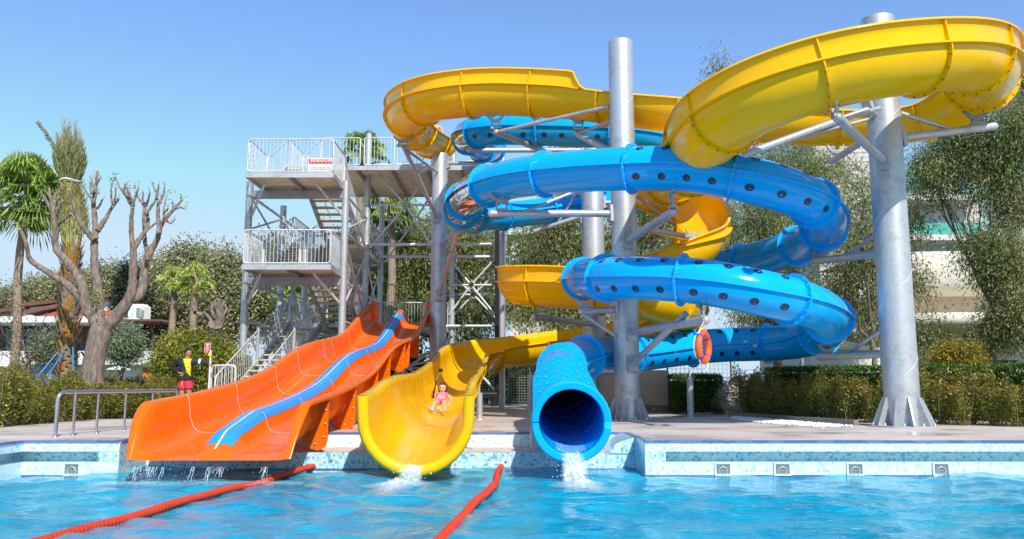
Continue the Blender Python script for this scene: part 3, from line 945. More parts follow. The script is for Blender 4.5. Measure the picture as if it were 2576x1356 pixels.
column(XC, 33.6, U(1124, 338, 33.6).z); column(XD, 33.6, U(1258, 340, 33.6).z)
column(XD+.02, 29.4, z_dk-.35, .10)
mb = MB(); mb.bar((XD-.22, 33.2, 0), (XD-.22, 33.2, U(1255, 575, 33.2).z), .19, .19, up=(0,1,0)); tpart(mb, 'black_column', 'black_steel')
# back-side cables of beams
def beam(p, q, w=.1, h=.16, m='galv_dark', name='beam'):
    mb = MB(); mb.bar(p, q, w, h); return tpart(mb, name, m)
def tubeb(p, q, r=.045, name='brace_tube', m='galv_light'):
    mb = MB(); mb.rod(p, q, r, 10); return tpart(mb, name, m)
# railing panel of a rounded tube frame with thin balusters
def rail(p0, p1, h=1.08, parent=None, m='galv_light', gap=.07, sp=.115, name='railing', rt=.024, rb=.009):
    p0 = Vector(p0); p1 = Vector(p1); up = Vector((0,0,1)); L = (p1-p0).length; d = (p1-p0)/L
    mb = MB(); b = p0 + up*gap; e = p1 + up*gap; c = .09
    t0, t1 = p0 + up*h, p1 + up*h
    loop = []
    for A, u_, v_ in ((b, up, d), (t0, d, -up), (t1, -up, -d), (e, -d, up)):
        for k in range(4):
            a = k/3*math.pi/2
            loop.append(A + u_*(c*(1-math.cos(a))) + v_*(c*(1-math.sin(a))))
    mb.tube(loop, rt, 8, 0, False, True)
    n = max(2, int((Vector((d.x, d.y, 0))*L).length/sp))
    for k in range(1, n):
        q = p0.lerp(p1, k/n)
        mb.rod(q + up*(gap+.01), q + up*(h-.01), rb, 6)
    if parent is None: parent = tw
    return mb.build(name, M[m], parent)
def platform(x0, x1, y0, y1, z, name='landing'):
    mb = MB(); mb.bx(x0, x1, y0, y1, z-.035, z, 0)
    pl = tpart(mb, name, 'ply')
    for (a, b) in (((x0,y0),(x1,y0)), ((x0,y1),(x1,y1)), ((x0,y0),(x0,y1)), ((x1,y0),(x1,y1))):
        mb = MB(); mb.bar((a[0], a[1], z-.06), (b[0], b[1], z-.06), .07, .16); mb.build('edge_beam', M['galv'], pl)
    nx = max(1, int((x1-x0)/1.25))
    for k in range(1, nx+1):
        if k == nx: break
        x = x0 + (x1-x0)*k/nx
        mb = MB(); mb.bar((x, y0+.05, z-.11), (x, y1-.05, z-.11), .07, .13); mb.build('joist', M['galv_dark'], pl)
    return pl
PX0, PX1 = -8.2, -5.55
YF = 24.9; YS = 26.8; YT = 30.2; YE = 33.6
platform(PX0, PX1, YF, YS, z_up); platform(PX0, PX1, YF, YS, z_lo)
platform(PX0, PX1, YT, YE, z_l2); platform(PX0, -2.6, YT, YE, z_l1)
XDk = -.55
platform(PX0, XDk, YT-.9, YE, z_dk, 'start_deck')
for z in (z_up, z_lo):
    beam((XL, RY[0], z-.30), (XR, RY[0], z-.30), .14, .26)
    for x, s in ((XL, 1), (XR, -1)):
        tubeb((x+s*.1, RY[0], z-1.0), (x+s*.75, RY[0]-.9, z-.16), .045)
def stair(x0, x1, ya, za, yb, zb, n):
    """flight from (ya,za) to (yb,zb)"""
    mb = MB()
    st = None
    for x in (x0, x1):
        mb = MB(); mb.bar((x, ya, za-.12), (x, yb, zb-.12), .05, .22)
        o = tpart(mb, 'stringer', 'galv')
    for k in range(n):
        t = (k+.5)/n
        y = ya + (yb-ya)*t; z = za + (zb-za)*(k+1)/(n+1)
        mb = MB(); mb.box(((x0+x1)/2, y, z), (x1-x0-.06, .27, .045)); tpart(mb, 'stair_tread', 'tread')
LX0, LX1, RX0, RX1 = PX0+.06, PX0+1.22, PX1-1.22, PX1-.06
fl = [(LX0, LX1, 22.9, 0.0, YT, z_l1, 16), (RX0, RX1, YT, z_l1, YS, z_lo, 8), (LX0, LX1, YS, z_lo, YT, z_l2, 8),
      (RX0, RX1, YT, z_l2, YS, z_up, 8), (LX0, LX1, YS, z_up, YT-.9, z_dk, 7)]
for f in fl:
    stair(*f)
    for x in (f[0], f[1]):
        n = 1 if abs(f[4]-f[2]) < 5 else 2
        for k in range(n):
            t0, t1 = k/n, (k+1)/n
            rail((x, f[2]+(f[4]-f[2])*t0, f[3]+(f[5]-f[3])*t0), (x, f[2]+(f[4]-f[2])*t1, f[3]+(f[5]-f[3])*t1), 1.05, sp=.17, rb=.007)
for x in (LX0, LX1):
    mb = MB(); yy = 26.55; zz = (yy-22.9)/(YT-22.9)*z_l1
    mb.rod((x, yy, 0), (x, yy, zz+1.15), .05, 10); tpart(mb, 'newel_post')
for z in (z_up, z_lo):
    rail((PX0, YF+.04, z), (PX1, YF+.04, z), 1.1); rail((PX0+.03, YF+.1, z), (PX0+.03, YS, z), 1.1); rail((PX1-.03, YF+.1, z), (PX1-.03, YS, z), 1.1)
    rail((LX1+.05, YS, z), (RX0-.02, YS, z), 1.1)
for z in (z_l1, z_l2):
    rail((PX0+.03, YT+.05, z), (PX0+.03, YE-.05, z), 1.1); rail((PX0+.05, YE-.05, z), (PX1, YE-.05, z), 1.1)
rail((PX1, YT+.03, z_l1), (OX-HW-.25, YT+.03, z_l1), 1.1)
for k in range(3): rail((PX1+k*1.0, YE-.05, z_l1), (PX1+(k+1)*1.0-.06, YE-.05, z_l1), 1.1)
# deck railings
yk = YT-.85
rail((PX0+.03, yk, z_dk), (PX0+.03, YE, z_dk), 1.1)
for k in range(6):
    a, b = PX0 + k*(XDk-PX0)/6, PX0 + (k+1)*(XDk-PX0)/6 - .06
    rail((a, YE-.05, z_dk), (b, YE-.05, z_dk), 1.1)
rail((LX1+.05, yk, z_dk), (PX1, yk, z_dk), 1.1)
rail((PX1+.15, yk, z_dk), (-4.3, yk, z_dk), 1.1); rail((-4.2, yk, z_dk), (-3.25, yk, z_dk), 1.1)
for a, b in ((-5.3,-4.75),(-4.6,-3.9),(-3.8,-3.3)): rail((a, yk+1.6, z_dk), (b, yk+1.6, z_dk), .55)
rail((-1.85, YE-1.1, z_dk), (-.65, YE-1.1, z_dk), 1.1)
rail((XDk-.02, yk+1.4, z_dk), (XDk-.02, YE, z_dk), 1.1)
# bracing in the tower sides
for (za, zb) in ((.3, z_l1-.2), (z_l1+.2, z_lo+1.2), (z_lo+1.4, z_up-.3)):
    for x in (XL, XR):
        tubeb((x, RY[0], za), (x, RY[1], zb), .035); tubeb((x, RY[0], zb), (x, RY[1], za), .035)
        tubeb((x, RY[1], za), (x, RY[2], zb), .035); tubeb((x, RY[1], zb), (x, RY[2], za), .035)
for z in (z_l1-.2, z_lo-.3, z_l2-.2, z_up-.3):
    tubeb((XL, RY[0], z), (XL, RY[2], z), .05); tubeb((XR, RY[0], z), (XR, RY[2], z), .05)
    tubeb((XL, RY[2], z), (XR, RY[2], z), .05); 
def hubframe(p00, p11, Y, hub, m='galv_light'):
    """cross bracing meeting at a ring plate"""
    (xa, ya), (xb, yb) = p00, p11
    c = U(hub[0], hub[1], Y)
    A = [U(xa, ya, Y), U(xb, ya, Y), U(xb, yb, Y), U(xa, yb, Y), Vector((U(xa, hub[1], Y).x, Y, c.z)), Vector((U(xb, hub[1], Y).x, Y, c.z))]
    for p in A:
        d = (p-c).normalized(); mb = MB(); mb.rod(c + d*.12, p, .042, 10); tpart(mb, 'brace_tube', m)
    mb = MB(); pts = [c + Vector((.15*math.cos(a), 0, .15*math.sin(a))) for a in np.linspace(0, 2*math.pi, 17)[:-1]]
    mb.tube(pts, .03, 6, 0, False, True); tpart(mb, 'hub_ring', 'galv_dark')
hubframe((932, 420), (1088, 622), 30.4, (1022, 516)); hubframe((968, 452), (1108, 660), 33.8, (1045, 553))
hubframe((1130, 650), (1246, 792), 33.5, (1185, 717)); hubframe((1134, 690), (1246, 800), 33.9, (1191, 741))
hubframe((932, 905), (1092, 1000), 33.8, (1010, 926))
for py, Y in ((615, 30.4), (645, 33.8), (820, 33.4), (614, 33.5), (646, 33.7)):
    a = U(930, py, Y); b = U(1246, py, Y); tubeb((XR if Y < 31 else XR, Y, a.z), (PL[1] if Y < 31 else XD, Y, a.z), .055)
tubeb((XC, 33.6, .4), (XD, 33.6, 2.6), .05); tubeb((XD, 33.6, .3), (XC, 33.6, 2.5), .05)
tubeb((XR, 30.5, .3), (-2.2, 30.5, 2.6), .05); tubeb((-2.2, 30.5, .3), (XR, 30.5, 2.6), .05)
# black lower frame by the tower foot
mb = MB(); mb.rod((-2.0, 32.6, .45), (XD-.2, 32.6, .45), .14, 14); mb.rod((-1.2, 32.6, 0), (-1.2, 32.6, .4), .08); mb.rod((-.75, 32.6, 0), (-.75, 32.6, .4), .08); tpart(mb, 'black_pipe', 'black_steel')
# notice board at the head of the stair
nb = thing('notice_board', 'white notice board with red heading on the top landing rail of the tower', 'sign', (-6.35, YF+1.75, z_up+.1))
mb = MB(); y = YS-.06; xa, xb = U(776, 400, y).x, U(840, 400, y).x
za, zb = z_up+.36, z_up+1.0
mb.bx(xa, xb, y-.015, y+.015, za, zb); mb.build('panel', M['white_paint'], nb)
mb = MB(); mb.bx(xa+.02, xb-.02, y-.021, y-.017, zb-.20, zb-.12); mb.bx(xa+.02, xa+.1, y-.021, y-.017, zb-.11, zb-.03)
for k in range(14): mb.bx(xa+.14+k*.045, xa+.14+k*.045+.028, y-.021, y-.017, zb-.10, zb-.04)
for r_ in range(5):
    x = xa+.06
    while x < xb-.12:
        w_ = random.uniform(.03, .09); mb.bx(x, x+w_, y-.021, y-.017, za+.05+r_*.06, za+.075+r_*.06); x += w_+.02
mb.build('red_print', M['red_paint'], nb)
# green litter bin on the deck
lb = thing('litter_bin', 'small green bin standing on the start deck behind the railing', 'bin', (-1.2, 32.0, z_dk))
mb = MB(); mb.lathe((-1.2, 32.0, z_dk), [(.18,0),(.24,.5),(.26,.52),(.22,.6),(.001,.64)], 16); mb.build('bin_body', M['green_roof'], lb)
# ------------------------------------------------------------------ ground, deck, pool
WZ = -.50; PY = 12.35; LYF = 13.3; LYB = 14.5; LZ = -.24
LXa, LXb = -5.75, 1.95; PXL, PXR, PY0 = -7.15, 13.0, -5.0
def structure(mb, name, m): return tag(mb.build(name, m), kind='structure')
mb = MB()
def quad(x0, x1, y0, y1, z): mb.add([(x0,y0,z),(x1,y0,z),(x1,y1,z),(x0,y1,z)], [(0,1,2,3)], 0)
quad(-600, 600, 15.5, 900, -.02); quad(-600, -7.6, -300, 15.5, -.02); quad(13.4, 600, -300, 15.5, -.02); quad(-7.6, 13.4, -300, -5.4, -.02)
structure(mb, 'ground', M['ground'])
mb = MB()
D0 = 0.0
quad(LXb+.12, 40, PY, LYB, D0); quad(PXR, 40, PY0, PY, D0); quad(-40, PXL, PY0, PY, D0); quad(-40, LXa-.12, PY, LYB, D0); quad(-40, 40, LYB, 20.3, D0); quad(-9.2, 7.0, 20.3, 40, D0); quad(-40, 40, -14, PY0, D0)
structure(mb, 'pool_deck', M['deck'])
# pool walls: tiled band, overflow channel, tiled band
def wall_x(mb, x0, x1, y, m=0, z0=-1.5, z1=-.02):
    mb.bx(x0, x1, y, y+.3, z0, z1, m)
pw = MB()
# right of the splash ledge
pw.bx(LXb, PXR, PY, PY+.35, -.155, -.004, 1); pw.bx(LXb, PXR, PY+.24, PY+.36, -.31, -.155, 0); pw.bx(LXb, PXR, PY, PY+.35, -1.6, -.31, 1)
# left
pw.bx(PXL, LXa, PY, PY+.35, -.155, -.004, 1); pw.bx(PXL-.3, LXa, PY+.24, PY+.36, -.31, -.155, 0); pw.bx(PXL, LXa, PY, PY+.35, -1.6, -.31, 1)
# left return wall
pw.bx(PXL-.35, PXL, PY0, PY+.35, -.155, -.004, 1); pw.bx(PXL-.36, PXL-.24, PY0, PY+.3, -.31, -.155, 0); pw.bx(PXL-.35, PXL, PY0, PY+.35, -1.6, -.31, 1)
# other sides
pw.bx(PXR, PXR+.35, PY0, PY, -1.6, -.004, 1); pw.bx(PXL-.35, PXR+.35, PY0-.35, PY0, -1.6, -.004, 1)
# splash ledge
pw.bx(LXa-.3, LXb+.3, LYF, LYF+.3, -1.6, LZ-.003, 0)
pw.bx(LXa-.3, LXb+.3, LYB, LYB+.3, -1.0, -.004, 1)
pw.bx(LXa-.30, LXa+.004, PY+.004, LYF+.002, -1.59, -.006, 0); pw.bx(LXb-.004, LXb+.30, PY+.004, LYF+.002, -1.59, -.006, 0)
structure(pw, 'pool_wall', [M['mosaic'], M['mosaic_pale']])
mb = MB()
mb.add([(LXa,LYF,LZ),(LXb,LYF,LZ),(LXb,LYB,LZ),(LXa,LYB,LZ)], [(0,1,2,3)], 0)
structure(mb, 'splash_ledge', mat('ledge_tile', (.66,.58,.51), .6, 0, .15, 5, .1, 60))
mb = MB()
for sx, x in ((1, LXb), (-1, LXa)):
    for yy in (LYF-.018, LYB-.002):
        mb.prism([(x + sx*.13 - sx*.55*math.sin(a), yy, -.006 - .25*(1-math.cos(a))) for a in np.linspace(0, math.pi/2, 9)] + [(x + sx*.13, yy, -.26)], (0, .012, 0), 0)
    rows = []
    for y in (PY+.003, LYB):
        rows.append([(x + sx*.12 - sx*.52*(1-math.cos(a))*1.0 if False else x + sx*.13 - sx*.55*math.sin(a), y if y > 13 else LYF-.02, -.002 - .25*(1-math.cos(a))) for a in np.linspace(0, math.pi/2, 9)])
    mb.sheet(rows, 0)
structure(mb, 'ledge_curve', M['mosaic'])
mb = MB()
mb.bx(LXb-.0, PXR, PY-.012, PY+.05, -.03, .004, 0); mb.bx(PXL, LXa, PY-.012, PY+.05, -.03, .004, 0); mb.bx(PXL-.05, PXL+.012, PY0, PY-.012, -.03, .004, 0)
mb.bx(LXa, LXb, LYB-.01, LYB+.05, -.03, .003, 0); mb.bx(LXb-.012, LXb+.05, PY+.05, LYB-.01, -.03, .003, 0); mb.bx(LXa-.05, LXa+.012, PY+.05, LYB-.01, -.03, .003, 0)
mb.bx(LXa, LXb, LYF-.008, LYF, WZ-.02, WZ+.012, 0); mb.bx(LXb, PXR, PY-.008, PY, WZ-.02, WZ+.012, 0); mb.bx(PXL, LXa, PY-.008, PY, WZ-.02, WZ+.012, 0)
structure(mb, 'pool_trim', M['trim_blue'])
mb = MB(); mb.bx(PXL, PXR, PY0, LYF, -1.75, -1.6, 0); structure(mb, 'pool_floor', M['mosaic_pale'])
# water: a rippled sheet
nx, ny = 420, 420
xs = np.linspace(PXL+.001, PXR-.001, nx); ys = PY0 + (LYF-.004-PY0)*np.linspace(0, 1, ny)
Xg, Yg = np.meshgrid(xs, ys, indexing='ij')
H = np.zeros_like(Xg)
r2 = np.random.default_rng(3)
for k in range(46):
    lam = .35*(1.075**k) * .45 + .12
    th = r2.normal(1.5, .9); ph = r2.uniform(0, 6.3)
    H += .0034*lam**.8*np.sin(2*math.pi*(Xg*math.cos(th)+Yg*math.sin(th))/lam + ph + .8*np.sin(Xg*.7+k))
for cx, cy in ((-1.35, 11.2), (.9, 11.1), (-4.6, 11.2)):
    rr = np.hypot(Xg-cx, Yg-cy); H += .02*np.exp(-rr*.75)*np.sin(rr*11)
Zg = WZ + H
wm = MB()
vs = np.stack([Xg, Yg, Zg], -1).reshape(-1, 3)
me = bpy.data.meshes.new('water')
ii = np.arange(nx*ny).reshape(nx, ny)
fs = np.stack([ii[:-1,:-1], ii[1:,:-1], ii[1:,1:], ii[:-1,1:]], -1).reshape(-1, 4)
me.from_pydata(vs.tolist(), [], fs.tolist()); me.materials.append(M['water'])
me.polygons.foreach_set('use_smooth', [True]*len(fs)); me.update()
wo_ = bpy.data.objects.new('water', me); C.objects.link(wo_); tag(wo_, kind='structure')
# trim: front corner parts where the pool stops short of the ledge front are filled by side walls above

# wall grilles (underwater light niches)
def grille(p, normal, label, w=.25, h=.19):
    t = thing('wall_light', label, 'pool light', p, 'square grilles in the pool wall')
    n = Vector(normal); s = Vector((-n.y, n.x, 0)); u = Vector((0,0,1)); p = Vector(p)
    mb = MB()
    for a, b, ww, hh in ((0, h/2-.012, w, .024), (0, -h/2+.012, w, .024), (-w/2+.012, 0, .024, h-.05), (w/2-.012, 0, .024, h-.05)):
        c = p + s*a + u*b + n*.01; mb.bar(c - s*ww/2, c + s*ww/2, .02, hh)
    mb.build('frame', M['grout'], t)
    mb = MB(); mb.bar(p - s*(w/2-.024), p + s*(w/2-.024), .006, h-.05); 
    mb.build('backing', M['niche'], t)
    mb = MB()
    for k in range(9):
        a = -w/2+.03 + (w-.06)*k/8; mb.bar(p + s*a - u*(h/2-.026) + n*.006, p + s*a + u*(h/2-.026) + n*.006, .006, .006, up=(0,1,0))
    for k in range(7):
        b = -h/2+.03 + (h-.06)*k/6; mb.bar(p - s*(w/2-.026) + u*b + n*.010, p + s*(w/2-.026) + u*b + n*.010, .006, .006)
    mb.build('mesh', M['grille'], t)
    mb = MB(); mb.tube([p + n*.012 + s*(.06*math.cos(a)) + u*(-.03+.06*math.sin(a)) for a in np.linspace(0, 2*math.pi, 17)[:-1]], .010, 6, 0, False, True); mb.build('lens_ring', M['grille'], t)
zg = -.405
for px, lb_ in ((1818,'square wall grille nearest the ledge corner, leftmost of the four on the right'),(1967,'square pool wall grille second from the left of the four on the right'),(2150,'square wall grille third from the left of the four on the right'),(2366,'square pool wall grille farthest right, beyond the thick pole foot')):
    g = U(px, 1168, PY); grille((g.x, PY-.004, zg), (0,-1,0), lb_)
g = U(183, 1160, PY); grille((g.x, PY-.004, zg), (0,-1,0), 'square grille in the pool wall just left of the orange slide mouth')
grille((PXL+.004, 11.3, zg), (1,0,0), 'square grille in the side wall at the left edge of the pool')

# lane hoses: ribbed red floats
def hose(pix, label, name='lane_hose'):
    pts = np.array([tuple(G(x, y, WZ+.012)) for x, y in pix])
    ch = np.concatenate([[0], np.cumsum(np.sqrt(np.linalg.norm(np.diff(pts, axis=0), axis=1)))])
    D = cubic(ch, pts, np.linspace(0, ch[-1], 2500))
    L = np.concatenate([[0], np.cumsum(np.linalg.norm(np.diff(D, axis=0), axis=1))])
    s = np.arange(0, L[-1], .0115)
    Pp = np.stack([np.interp(s, L, D[:,k]) for k in range(3)], 1)
    Pp[:,2] += .014 + .012*np.sin(s*1.9) + .006*np.sin(s*4.3)
    rr = .043*(1 + .13*np.sin(2*math.pi*s/.062))
    mb = MB(); mb.tube([tuple(p) for p in Pp], list(rr), 12)
    t = thing(name, label, 'lane rope', tuple(Pp[0]))
    mb.build('ribbed_hose', M['rope_red'], t)
    return t, Vector(Pp[0])
t, p = hose([(836,1170),(755,1185),(674,1210),(590,1231),(505,1254),(420,1278),(337,1300),(240,1327),(143,1355),(40,1385),(-80,1420)], 'straight ribbed red hose floating from the ledge toward the lower left of the pool')
mb = MB(); mb.ball(p + Vector((.05,.03,.01)), .05, 0, 10, 8); mb.build('end_float', M['white_paint'], t)
mb = MB(); mb.rod(p + Vector((.07,.06,.02)), Vector((p.x+.1, LYF-.01, -.36)), .006, 6); mb.ball((p.x+.1, LYF-.01, -.36), .02); mb.build('wall_hook', M['steel'], t)
t, p = hose([(1271,1167),(1252,1192),(1246,1216),(1226,1242),(1192,1271),(1158,1306),(1118,1350),(1066,1408),(1010,1470)], 'crooked ribbed red hose floating between the yellow chute and the blue tube mouth')
mb = MB(); mb.rod(p, Vector((p.x+.02, LYF-.01, -.38)), .006, 6); mb.ball((p.x+.02, LYF-.01, -.38), .02); mb.build('wall_hook', M['steel'], t)

# handrail on the left
hr = thing('pool_handrail', 'brushed steel tube handrail with posts at the left pool corner, running behind the orange slide', 'handrail', tuple(G(140,1099)))
pts = [G(139,1099), G(183,1096), G(242,1090), G(312,1083), G(380,1077), G(440,1071.5)]
rh = .70
top = [p + Vector((0,0,rh)) for p in pts]
mb = MB(); c0 = pts[0]; d = (top[1]-top[0]).normalized()
arc = [c0, c0 + Vector((0,0,rh-.12))] + [c0 + Vector((0,0,rh-.12)) + Vector((0,0,1))*(.12*math.sin(a)) + d*(.12*(1-math.cos(a))) for a in np.linspace(.3, math.pi/2, 5)] + [top[2], top[3], top[5]]
mb.tube(arc, .031, 14); mb.build('top_rail', M['steel'], hr)
for p in pts[1:]:
    mb = MB(); mb.rod(p, p + Vector((0,0,rh-.05)), .021, 12); mb.rod(p + Vector((0,0,rh-.05)), p + Vector((0,0,rh)), .009, 6); mb.lathe(p, [(.04,0),(.04,.012),(.021,.014)], 12); mb.build('post', M['steel'], hr)
mb = MB(); mb.lathe(pts[0], [(.05,0),(.05,.012),(.031,.014)], 12); mb.build('foot_plate', M['steel'], hr)

# short posts carrying the slides near the pool
def pedestal(px, base_py, Y, dia, top_py, label, z=0.0):
    p = U(px, base_py, Y); x = p.x; zt = U(px, top_py, Y).z
    t = thing('slide_post', label, 'steel post', (x, Y, z))
    mb = MB(); mb.rod((x,Y,z), (x,Y,zt), dia/2, 18); mb.build('shaft', M['galv'], t)
    mb = MB(); mb.lathe((x,Y,z), [(dia*.95,0),(dia*.95,.02),(dia/2,.022)], 18); mb.build('base_plate', M['galv'], t)
    mb = MB(); mb.bar((x-.0,Y,zt), (x,Y,zt+.22), .03, .10, up=(0,1,0)); mb.bar((x-.06,Y,zt+.01), (x+.06,Y,zt+.01), .12, .02); mb.build('fork_head', M['galv'], t)
    return t
pedestal(1160, 1122, 13.9, .20, 1102, 'stubby steel post on the splash ledge under the mouth end of the yellow chute', LZ)
pedestal(1206, 1053, 20.0, .15, 990, 'slim steel post on the deck right of the yellow chute')
pedestal(1347, 1122, 13.9, .18, 1080, 'stubby steel post on the splash ledge beside the blue tube mouth', LZ)
pedestal(1437, 1122, 14.0, .18, 1108, 'stubby steel post on the ledge hidden behind the blue mouth', LZ)
pedestal(1738, 1046, 21.4, .17, 952, 'single slim steel post holding up the lowest run of the blue tube')
pedestal(1012, 1060, 19.3, .16, 1030, 'short steel post between the orange slide and the yellow chute')
pedestal(1333, 1030, 24.0, .16, 945, 'steel post with a side arm behind the blue tube mouth')
lp = thing('lamp_post', 'thin grey garden post standing behind the front shrubs', 'post', tuple(G(2024, 1040)))
p = G(2024, 1040); mb = MB(); mb.rod(p, (p.x, p.y, U(2022, 880, p.y).z), .05, 12); mb.build('shaft', M['galv_dark'], lp)
mb = MB(); mb.lathe(p, [(.11,0),(.11,.03),(.05,.04)], 12); mb.build('foot', M['galv_dark'], lp)

# lifebuoy hung from the arm end
by = 15.75; bc = U(1770, 873, by)
lb = thing('lifebuoy', 'orange lifebuoy with violet bands and white rope hanging from a steel arm', 'lifebuoy', tuple(bc))
mj, mn = .262, .065
yaw = R(57)
ax = Vector((math.cos(yaw), math.sin(yaw), 0)); up = Vector((0,0,1)); nn = ax.cross(up)
def bring(a, r, t): return bc + (ax*math.cos(a) + up*math.sin(a))*(mj + r*math.cos(t)) + nn*(r*1.0*math.sin(t))
mb = MB(); rows = [[bring(2*math.pi*i/48, mn, 2*math.pi*k/16) for k in range(17)] for i in range(49)]
mb.sheet(rows, 0); mb.build('ring', M['buoy'], lb)
for k in range(4):
    a0 = math.pi/4 + k*math.pi/2
    mb = MB(); mb.sheet([[bring(a0+da, mn+.004, 2*math.pi*q/16) for q in range(17)] for da in (-.09, -.03, .03, .09)], 0); mb.build('violet_band', M['band_violet'], lb)
mb = MB()
hook = U(1778, 796, by)
for sg in (-1, 1):
    a = math.pi/2 + sg*.75
    mb.tube([hook, bring(a, mn+.012, -.4)], .008, 6)
for q in range(4):
    a0 = math.pi/4 + q*math.pi/2; a1 = a0 + math.pi/2
    pts = [bring(a0 + (a1-a0)*t, mn + .012 + (.02 if q != 2 else .11)*math.sin(math.pi*t), 0 if q != 1 else -.9) for t in np.linspace(0, 1, 12)]
    mb.tube(pts, .008, 6)
mb.build('grab_rope', M['rope_white'], lb)

# kerb, pebble bed
kp = [(6.9,20.6),(7.1,19.7),(7.3,18.6),(7.45,17.6)]
ka = [G(1838,1048), G(1930,1054), G(2040,1063), G(2155,1071)]
ka = [Vector((p.x, p.y, 0)) for p in ka]
mb = MB()
for a, b in zip(ka[:-1], ka[1:]): mb.bar(a + Vector((0,0,.05)), b + Vector((0,0,.05)), .12, .13)
structure(mb, 'kerb', M['curb'])
bed = [G(1840,1046.5), G(1842,1056), G(1925,1066), G(2060,1076), G(2150,1073), G(2040,1064.5), G(1930,1055.5)]
mb = MB(); r3 = random.Random(5)
poly = [(p.x, p.y) for p in bed]
def inside(x, y):
    c = False
    for i in range(len(poly)):
        x1, y1 = poly[i]; x2, y2 = poly[i-1]
        if (y1 > y) != (y2 > y) and x < (x2-x1)*(y-y1)/(y2-y1)+x1: c = not c
    return c
mb.add([(x, y, .008) for x, y in poly], [tuple(range(len(poly)))])
xs_ = [p[0] for p in poly]; ys_ = [p[1] for p in poly]
for k in range(2600):
    x = r3.uniform(min(xs_), max(xs_)); y = r3.uniform(min(ys_), max(ys_))
    if inside(x, y): mb.ball((x, y, .015), r3.uniform(.02, .045), 0, 5, 3, (1, r3.uniform(.7,1.2), .6))
tag(mb.build('gravel', M['gravel']), 'white pebble bed beside the hedge kerb', 'pebbles', kind='stuff')

# ------------------------------------------------------------------ splashing water
def fade_attr(o, vals):
    a = o.data.attributes.new('fade', 'FLOAT', 'POINT'); a.data.foreach_set('value', vals)
def splash(name, label, src, lip_w, dirv, n, length, spread, foam_poly=True, drop=1.0):
    """water falling from a slide lip and the white water it makes"""
    t = thing(name, label, 'splash', (src[0], src[1], WZ))
    rr = random.Random(int(src[0]*100)+7)
    d = Vector((dirv[0], dirv[1], 0)).normalized(); s = Vector((-d.y, d.x, 0)); p0 = Vector(src)
    h = src[2]-WZ
    # falling ribbons
    mb = MB(); vals = []
    nr = 9
    for q in range(3):
        rows = []
        for i in range(9):
            f = i/8; row = []
            for k in range(nr):
                a = (k/(nr-1)-.5)*2
                out = (.10+.22*q*.5)*f + .02
                row.append(p0 + s*(a*lip_w*(.5+.12*f+.06*q) + rr.uniform(-.01,.01)) + d*(out + rr.uniform(-.015,.015)) + Vector((0,0,-h*f**1.6*drop + rr.uniform(-.01,.01))))
                vals.append((1-abs(a)**3)*(.95-.15*q))
            rows.append(row)
        mb.sheet(rows, 0)
    o = mb.build('falling_water', M['foam'], t); fade_attr(o, vals)
    # white water patch: lumpy mound
    if foam_poly:
        mb = MB(); vals = []; na, nb = 26, 12; rows = []
        for i in range(nb+1):
            f = i/nb; row = []
            for k in range(na+1):
                a = 2*math.pi*k/na
                rad = f*(1 + .25*math.sin(3*a+1) + .15*math.sin(7*a))
                q = p0 + d*(.22 + length*.45 + rad*length*.55*math.cos(a)) + s*(rad*spread*.5*math.sin(a))
                q.z = WZ + .012 + .10*math.exp(-(f*2.2)**2)*max(0, math.cos(a)*-.4+.6) + rr.uniform(0, .02)*(1-f)
                row.append(q); vals.append(max(0, 1.05*(1-f**1.5)))
            rows.append(row)
        mb.sheet(rows, 0); o = mb.build('foam', M['foam_mound'], t); fade_attr(o, vals)
    mb = MB()
    for k in range(int(n*1.1)):
        f = rr.random()
        q = p0 + s*rr.gauss(0, lip_w*.42) + d*(rr.random()**1.3*.6*length*.5+.02) ; q.z = WZ + .02 + abs(rr.gauss(0, .5))*h*.9
        if q.z > p0.z+.12: q.z = WZ + rr.random()*h
        mb.ball(q, rr.uniform(.0025, .0075), 0, 5, 3, (1, 1, rr.uniform(1, 2.2)))
    tag(mb.build('droplets', M['drops'], t), kind='stuff')
lipY = BP.at(len(BP.s)-1, 0, -RB, .08)
splash('tube_outflow', 'white water pouring from the blue tube mouth into the pool', (lipY.x, lipY.y, lipY.z+.03), .27, (.12,-1), 110, 1.3, .75)
lipc = YP.at(len(YP.s)-1, 0, -RF, .06)
splash('chute_outflow', 'white water running off the yellow chute lip into the pool', (lipc.x-.02, lipc.y, lipc.z+.02), .26, (-.15,-1), 90, 1.5, .8)
for k, (x, w_) in enumerate(((OX-.78, .42), (OX-.18, .05), (OX+.12, .22), (OX+.78, .09))):
    lab = ('curtain of thin drips under the left lane of the orange slide mouth','single thin trickle left of the centre ridge of the orange slide mouth','small spout of water under the centre ridge of the orange slide mouth','few drips under the right lane of the orange slide mouth')[k]
    t = thing('slide_drips', lab, 'dripping water', (x, 11.4, WZ))
    rr = random.Random(k+40); mb = MB()
    for q in range(int(12*w_/.42*1.6)+2):
        xx = x + rr.uniform(-w_/2, w_/2); y0 = 11.40; z0 = -.285; ph = rr.uniform(.05, .18)
        pts = [(xx + .02*f*rr.uniform(-1,1), y0 - ph*f, z0 - (z0-WZ)*f**1.7) for f in np.linspace(0, rr.uniform(.4, 1), 6)]
        mb.tube(pts, rr.uniform(.0012, .0028), 4)
    for q in range(int(90*w_/.42)+6):
        mb.ball((x + rr.gauss(0, w_*.45), 11.38 - rr.random()*.3, WZ + rr.random()*.2), rr.uniform(.002, .005), 0, 5, 3)
    tag(mb.build('trickles', M['drops'], t), kind='stuff')
mb = MB(); vals = []; rows = []
rr = random.Random(12)
